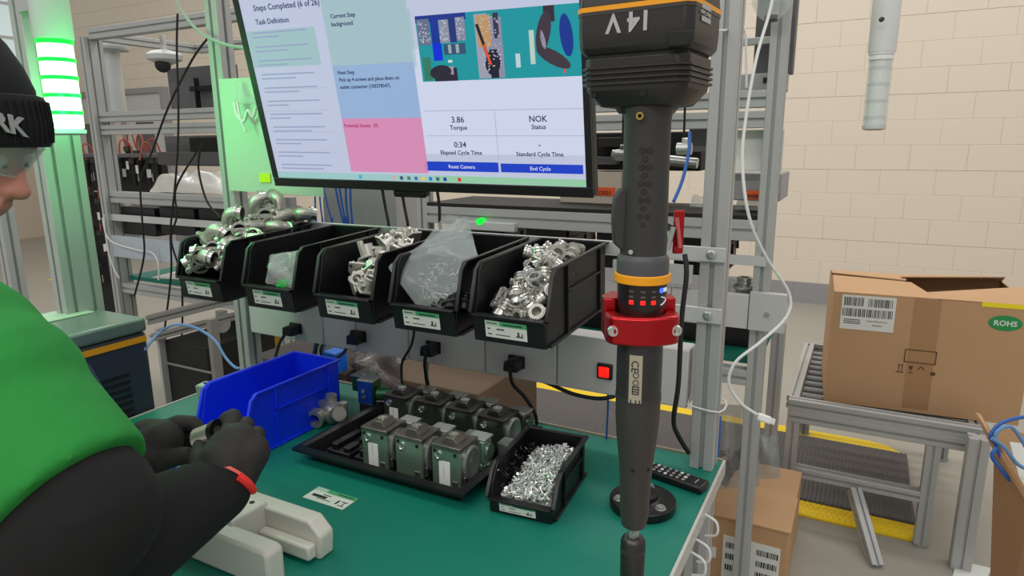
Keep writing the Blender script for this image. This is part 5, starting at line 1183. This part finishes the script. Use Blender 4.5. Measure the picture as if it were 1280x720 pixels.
# below the trunking: boxes and wrapped roll behind the bench
o = M().box((-1.21, 1.42, 0), (-.86, 1.78, .80)).build('cardboard_box', mat('cardboard_shaded', (104, 86, 70), .85, var=.1, scale=6), bevel=.004); tag(o, 'tall brown cardboard box behind the bench under the trunking', 'box')  # base colour darkened to carry the shade behind the bench
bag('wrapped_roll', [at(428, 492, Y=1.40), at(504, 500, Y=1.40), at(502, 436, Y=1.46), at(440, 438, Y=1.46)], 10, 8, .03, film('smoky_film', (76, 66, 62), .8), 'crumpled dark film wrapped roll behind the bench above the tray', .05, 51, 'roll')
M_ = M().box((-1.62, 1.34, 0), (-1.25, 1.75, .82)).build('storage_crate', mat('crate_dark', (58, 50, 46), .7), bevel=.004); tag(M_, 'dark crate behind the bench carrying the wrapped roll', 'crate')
o = slab(402, 440, 420, 470, 1.33, .05, 'blue_sleeve', mat('bright_blue', (20, 110, 220)), None); tag(o, 'bright blue pouch behind the back corner of the blue bin', 'pouch')
for k in range(5): cable('power_lead', [at(395+4*k, 425, Y=1.32), at(392+3*k, 440, Y=1.34), at(388+7*k, 462, Y=1.33)], .0035, (bluec, rubber, whitec, rubber, lbluec)[k], ('blue', 'thick black', 'white', 'thin black', 'light blue')[k]+' cord dangling behind the blue bin below the trunking')
cable('grey_strap', [at(535, 445, Y=1.23), at(533, 470, Y=1.235), at(538, 492, Y=1.2)], .0055, mat('pale_strap', (150, 154, 156), .5), 'pale grey strap hanging from the trunking above the valves')
# ================================================================ RIGHT SIDE
cart = thing('roller_conveyor', 'aluminium framed roller conveyor at the right carrying the big carton', 'conveyor', (.1, 2.9, 0))
z1 = .466
M().ext((-.19, 2.62, z1), (.445, 2.62, z1), .045, .045).build('front_beam', alu, cart, world=True); M().ext((-.19, 2.62, z1-.045), (.445, 2.62, z1-.045), .045, .045).build('front_beam', alu, cart, world=True)
M().ext((-.178, 2.6425, z1-.004), (-.178, 3.42, z1-.004), .045, .05).build('side_beam', alu, cart, world=True); M().ext((.42, 2.6425, z1-.026), (.42, 3.42, z1-.026), .045, .05).build('side_beam', alu, cart, world=True)
M().ext((-.2, 3.44, z1-.004), (.445, 3.44, z1-.004), .045, .05).build('rear_beam', alu, cart, world=True)
for x, y, w2 in ((-.168, 2.62, .045), (.292, 2.62, .045), (-.168, 3.44, .045), (.42, 3.44, .045)):
    M().ext((x, y, 0.012), (x, y, z1-.0675), w2, .045, up=(0, 1, 0)).build('leg', alu, cart, world=True); M().cyl((x, y, 0), (x, y, .014), .028, n=18).build('foot', steel, cart, world=True)
M().ext((.405, 2.53, .0), (.405, 2.53, z1+.02), .06, .06, up=(0, 1, 0)).build('corner_leg', alu, cart, world=True)
M().ext((-.146, 2.62, .195), (.27, 2.62, .195), .045, .04).build('lower_rail', alu, cart, world=True)
M().ext((.062, 2.60, .172), (.150, 2.40, .0), .04, .045).build('brace', alu, cart, world=True)
for i in range(10):
    y = 2.69+i*.075; M().cyl((-.155, y, z1-.018), (.398, y, z1-.018), 0.017, n=14).build('roller', mat('roller_grey', (120, 122, 122), .4, .5), cart, world=True, smooth=True)
# big carton, turned five degrees
cz = z1+.0006; bw, bd, bh = .62, .46, .43
cb_ = thing('cardboard_carton', 'large brown cardboard carton with barcode label and green oval mark on the conveyor', 'carton', (-.072, 2.70, cz), rz=R_(4.5))
q = M(); th = .006; q.box((0, 0, 0), (bw, th, bh)); q.box((0, bd-th, 0), (bw, bd, bh)); q.box((0, th, 0), (th, bd-th, bh)); q.box((bw-th, th, 0), (bw, bd-th, bh)); q.box((th, th, 0), (bw-th, bd-th, th)); q.build('carton_walls', cardb, cb_)
def flap(name, pts, m=cardb):
    pts = [Vector(p) for p in pts]; n = (pts[1]-pts[0]).cross(pts[2]-pts[0]).normalized()*.004
    k = len(pts); return M().add(pts+[p+n for p in pts], [tuple(range(k-1, -1, -1)), tuple(range(k, 2*k))]+[(i, (i+1) % k, k+(i+1) % k, k+i) for i in range(k)]).build(name, m, cb_)
flap('top_flap', [(0, 0, bh), (.33, 0, bh), (.275, .225, bh+.012), (.0, .228, bh+.022)]); flap('top_flap', [(.33, 0, bh+.001), (bw, 0, bh), (bw, .19, bh+.028), (.27, .215, bh-.03)])
flap('top_flap', [(0, bd, bh), (0, .23, bh+.03), (.26, .24, bh+.016), (.28, bd, bh)]); flap('top_flap', [(.27, bd, bh), (.25, .29, bh+.02), (bw-.02, .34, bh+.035), (bw, bd, bh)])
M().box((.262, -.0012, .015), (.345, .0, bh)).box((.262, -.001, bh), (.30, .19, bh+.001)).build('tape_strip', tape, cb_)
lb_ = M().box((.028, -.0022, .295), (.205, -.0005, .425)).build('barcode_label', paper, cb_)
for (x0, z0_, w_, h_) in ((.036, .385, .065, .032), (.115, .385, .078, .030), (.033, .345, .075, .030), (.113, .345, .082, .030)):
    q = M(); x = x0
    while x < x0+w_:
        s_ = rg.choice((.0012, .002, .0034)); q.box((x, -.0026, z0_), (x+s_, -.002, z0_+h_)); x += s_+rg.choice((.0014, .002, .003))
    q.build('barcode', ink, lb_)
q = M()
for i in range(3): q.box((.04, -.0026, .331-i*.007), (.095, -.002, .334-i*.007))
q.build('printed_lines', ink, lb_); text('Code of Manufacture', .0080, (.115, -.0026, .329), (1, 0, 0), (0, 0, 1), ink, lb_, 'printed_text', world=False); text('00182021', .0085, (.135, -.0026, .313), (1, 0, 0), (0, 0, 1), ink, lb_, 'printed_text', world=False)
q = M(); bx4 = (.255, .345, .19, .235)
for a in (((.250, .19), (.350, .193)), ((.250, .237), (.350, .240)), ((.250, .19), (.253, .240)), ((.347, .19), (.350, .240))): q.box((a[0][0], -.0026, a[0][1]), (a[1][0], -.0018, a[1][1]))
for x in (.236, .246): q.box((x, -.0026, .150), (x+.002, -.0018, .178)); q.prism([(-.004, 0), (.004, 0), (0, .006)], (x+.001, -.0018, .176), (1, 0, 0), (0, 0, 1), (0, -.0008, 0))
q.box((.228, -.0026, .149), (.254, -.0018, .151)); q.prism([(-.007, .012), (.007, .012), (.004, 0), (-.004, 0)], (.275, -.0018, .165), (1, 0, 0), (0, 0, 1), (0, -.0008, 0)); q.box((.2742, -.0026, .153), (.2758, -.0018, .165)); q.box((.268, -.0026, .150), (.282, -.0018, .152))
q.prism([(-.012, 0), (0, .012), (.012, 0), (.010, -.002), (0, .008), (-.01, -.002)], (.307, -.0018, .168), (1, 0, 0), (0, 0, 1), (0, -.0008, 0)); q.box((.338, -.0026, .150), (.352, -.0018, .162))
q.build('handling_marks', mat('brown_ink', (84, 58, 44), .8), cb_)
q = M(); n_ = 28; q.prism([(.049*math.cos(2*math.pi*i/n_), .027*math.sin(2*math.pi*i/n_)) for i in range(n_)], (.537, -.0004, .365), (1, 0, 0), (0, 0, 1), (0, -.0014, 0)); rh = q.build('oval_mark', mat('rohs_green', (28, 142, 74), .6), cb_)
text('ROHS', .026, (.537, -.0022, .356), (1, 0, 0), (0, 0, 1), paper, rh, 'printed_letters', 'CENTER', world=False, bold=.0006)
M().box((.462, -.002, bh-.012), (.62, .0, bh+.001)).box((.462, -.002, bh+.001), (.62, .03, bh+.0035)).build('yellow_tape', mat('yellow_tape', (240, 220, 20), .5), cb_)
# floor mats
fm = thing('anti_fatigue_mat', 'grey ribbed floor mat with yellow edges under the conveyor', 'mat', (-.8, 3.0, 0))
M().prism([(-2.2, 2.74), (.285, 2.74), (.27, 3.36), (.23, 3.40), (-2.2, 3.40)], (0, 0, 0), (1, 0, 0), (0, 1, 0), (0, 0, .014)).build('mat_body', matgray, fm, world=True)
M().prism([(-2.2, 2.625), (.29, 2.625), (.286, 2.74), (-2.2, 2.74)], (0, 0, 0), (1, 0, 0), (0, 1, 0), (0, 0, .010)).build('yellow_edge', yellow, fm, world=True, bevel=.002)
M().prism([(-2.2, 3.40), (.265, 3.40), (.20, 3.47), (.12, 3.49), (-2.2, 3.49)], (0, 0, 0), (1, 0, 0), (0, 1, 0), (0, 0, .010)).build('yellow_edge', yellow, fm, world=True, bevel=.002)
q = M()
for i in range(150):
    x = -2.18+i*.0164; q.add([(x, 2.745, .0142), (x+.008, 2.745, .0175), (x+.0164, 2.745, .0142), (x, 3.395, .0142), (x+.008, 3.395, .0175), (x+.0164, 3.395, .0142)], [(0, 1, 4, 3), (1, 2, 5, 4)])
o = q.build('mat_ribs', matgray, fm, world=True); o['kind'] = 'stuff'
q = M()
for i in range(124):
    for j in range(4):
        x, y = -2.19+i*.02+(j % 2)*.01, 2.635+j*.026; q.add([(x, y, .0102), (x+.02, y, .0102), (x+.02, y+.024, .0102), (x, y+.024, .0102), (x+.01, y+.012, .0165)], [(0, 1, 4), (1, 2, 4), (2, 3, 4), (3, 0, 4)])
o = q.build('mat_studs', yellow, fm, world=True); o['kind'] = 'stuff'
# carton and bag behind the right post
cb2 = thing('cardboard_box', 'brown cardboard box with barcode sheet low behind the right bench post', 'box', (-.36, 2.05, 0))
M().box((-.52, 2.05, 0), (-.115, 2.5, .25)).build('box_body', cardb, cb2, world=True, bevel=.004)
M().box((-.52, 2.046, .249), (-.11, 2.28, .256)).build('top_flap', cardb, cb2, world=True, bevel=.001)
la = M().box((-.31, 2.0445, .02), (-.135, 2.05, .19)).build('barcode_sheet', paper, cb2, world=True)
for (x0, z0_) in ((-.30, .15), (-.30, .11), (-.205, .15), (-.205, .11), (-.30, .07), (-.205, .07)):
    q = M(); x = x0
    while x < x0+.06: s_ = rg.choice((.002, .003, .005)); q.box((x, 2.0435, z0_), (x+s_, 2.045, z0_+.02)); x += s_+.0026
    q.build('barcode', ink, la, world=True)
M().box((-.352, 2.0445, .10), (-.33, 2.05, .135)).build('white_sticker', paper, cb2, world=True)
pb = bag('clear_parts_bag', [at(893, 612, Y=2.06), at(950, 608, Y=2.10), at(948, 508, Y=2.16), at(900, 505, Y=2.14)], 12, 12, .03, film('grey_film', (170, 168, 164), .45), 'clear plastic bag of dark parts standing on the low cardboard box', .05, 61)
bag('clear_bag', [at(925, 600, Y=2.13), at(976, 598, Y=2.16), at(972, 545, Y=2.2), at(930, 540, Y=2.2)], 8, 8, .03, bagf, 'second clear bag behind the slotted post on the low cardboard box', .03, 62)
q = M()
for i in range(46):
    p = at(900+rg.random()*38, 604-rg.random()*42, Y=2.13+rg.uniform(-.03, .03)); d = Vector((rg.uniform(-1, 1), rg.uniform(-1, 1), rg.uniform(-1, 1))).normalized(); q.cyl(p-d*.014, p+d*.014, .008, n=8)
o = q.build('dark_parts', darksteel, pb); o['kind'] = 'stuff'
cable('blue_hose', [at(x, y, Y=1.5) for x, y in ((899, 520), (898, 545), (895, 580), (890, 612), (886, 660), (880, 720), (874, 800))], .005, bluec, 'blue hose hanging between the right post and the bag')
# open carton at the lower right corner with blue cables
oc = thing('open_carton', 'open brown cardboard carton at the lower right corner holding blue cables', 'carton', (.42, 1.62, 0))
A, B, Cx, Dx = at(1222, 516, D=1.62), at(1262, 610, D=1.42), at(1246, 720, D=1.50), at(1228, 720, D=1.6)
def sheet(name, pts, m, par, th=.004, **k):
    pts = [Vector(p) for p in pts]; n = (pts[1]-pts[0]).cross(pts[2]-pts[0]).normalized()*th; kk = len(pts)
    return M().add(pts+[p+n for p in pts], [tuple(range(kk-1, -1, -1)), tuple(range(kk, 2*kk))]+[(i, (i+1) % kk, kk+(i+1) % kk, kk+i) for i in range(kk)]).build(name, m, par, world=True, **k)
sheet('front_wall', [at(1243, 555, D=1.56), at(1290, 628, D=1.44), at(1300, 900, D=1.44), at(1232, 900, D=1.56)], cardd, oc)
sheet('bent_flap', [at(1220, 515, D=1.60), at(1226, 518, D=1.60), at(1290, 622, D=1.44), at(1290, 634, D=1.44), at(1248, 572, D=1.54)], cardb, oc)
sheet('rear_wall', [at(1242, 530, D=1.75), at(1300, 548, D=1.70), at(1330, 900, D=1.70), at(1242, 900, D=1.75)], cardb, oc)
sheet('white_sheet', [at(1262, 552, D=1.62), at(1292, 556, D=1.6), at(1292, 650, D=1.55), at(1275, 600, D=1.58)], paper, oc, .002)
for k, pts in enumerate((((1246, 556), (1238, 545), (1250, 530), (1275, 522), (1300, 521)), ((1244, 552), (1246, 540), (1262, 533), (1276, 548), (1290, 575)), ((1243, 550), (1250, 570), (1262, 592), (1282, 612)), ((1240, 548), (1256, 560), (1272, 580), (1295, 592)), ((1246, 560), (1240, 570), (1252, 588), (1280, 622)))):
    o = cable('blue_data_cable', [at(x, y, D=1.55-.01*k) for x, y in pts], .0042, lbluec if k % 2 else bluec, ('top', 'second', 'middle', 'fourth', 'lowest')[k]+' blue cable loop rising out of the lower right carton')
o = sheet('floor_sheet', [(.36, 2.36, .004), (.44, 2.36, .004), (.50, 2.56, .004), (.40, 2.56, .004)], paper, None); tag(o, 'pale sheet lying on the floor beside the conveyor corner leg', 'sheet')
# floor markings
ln = M().box((-8, 3.98, .0), (-.9, 4.08, .002)).build('floor_line', mat('yellow_line', (226, 196, 40), .6)); tag(ln, 'yellow painted aisle line across the floor behind the benches', 'line')
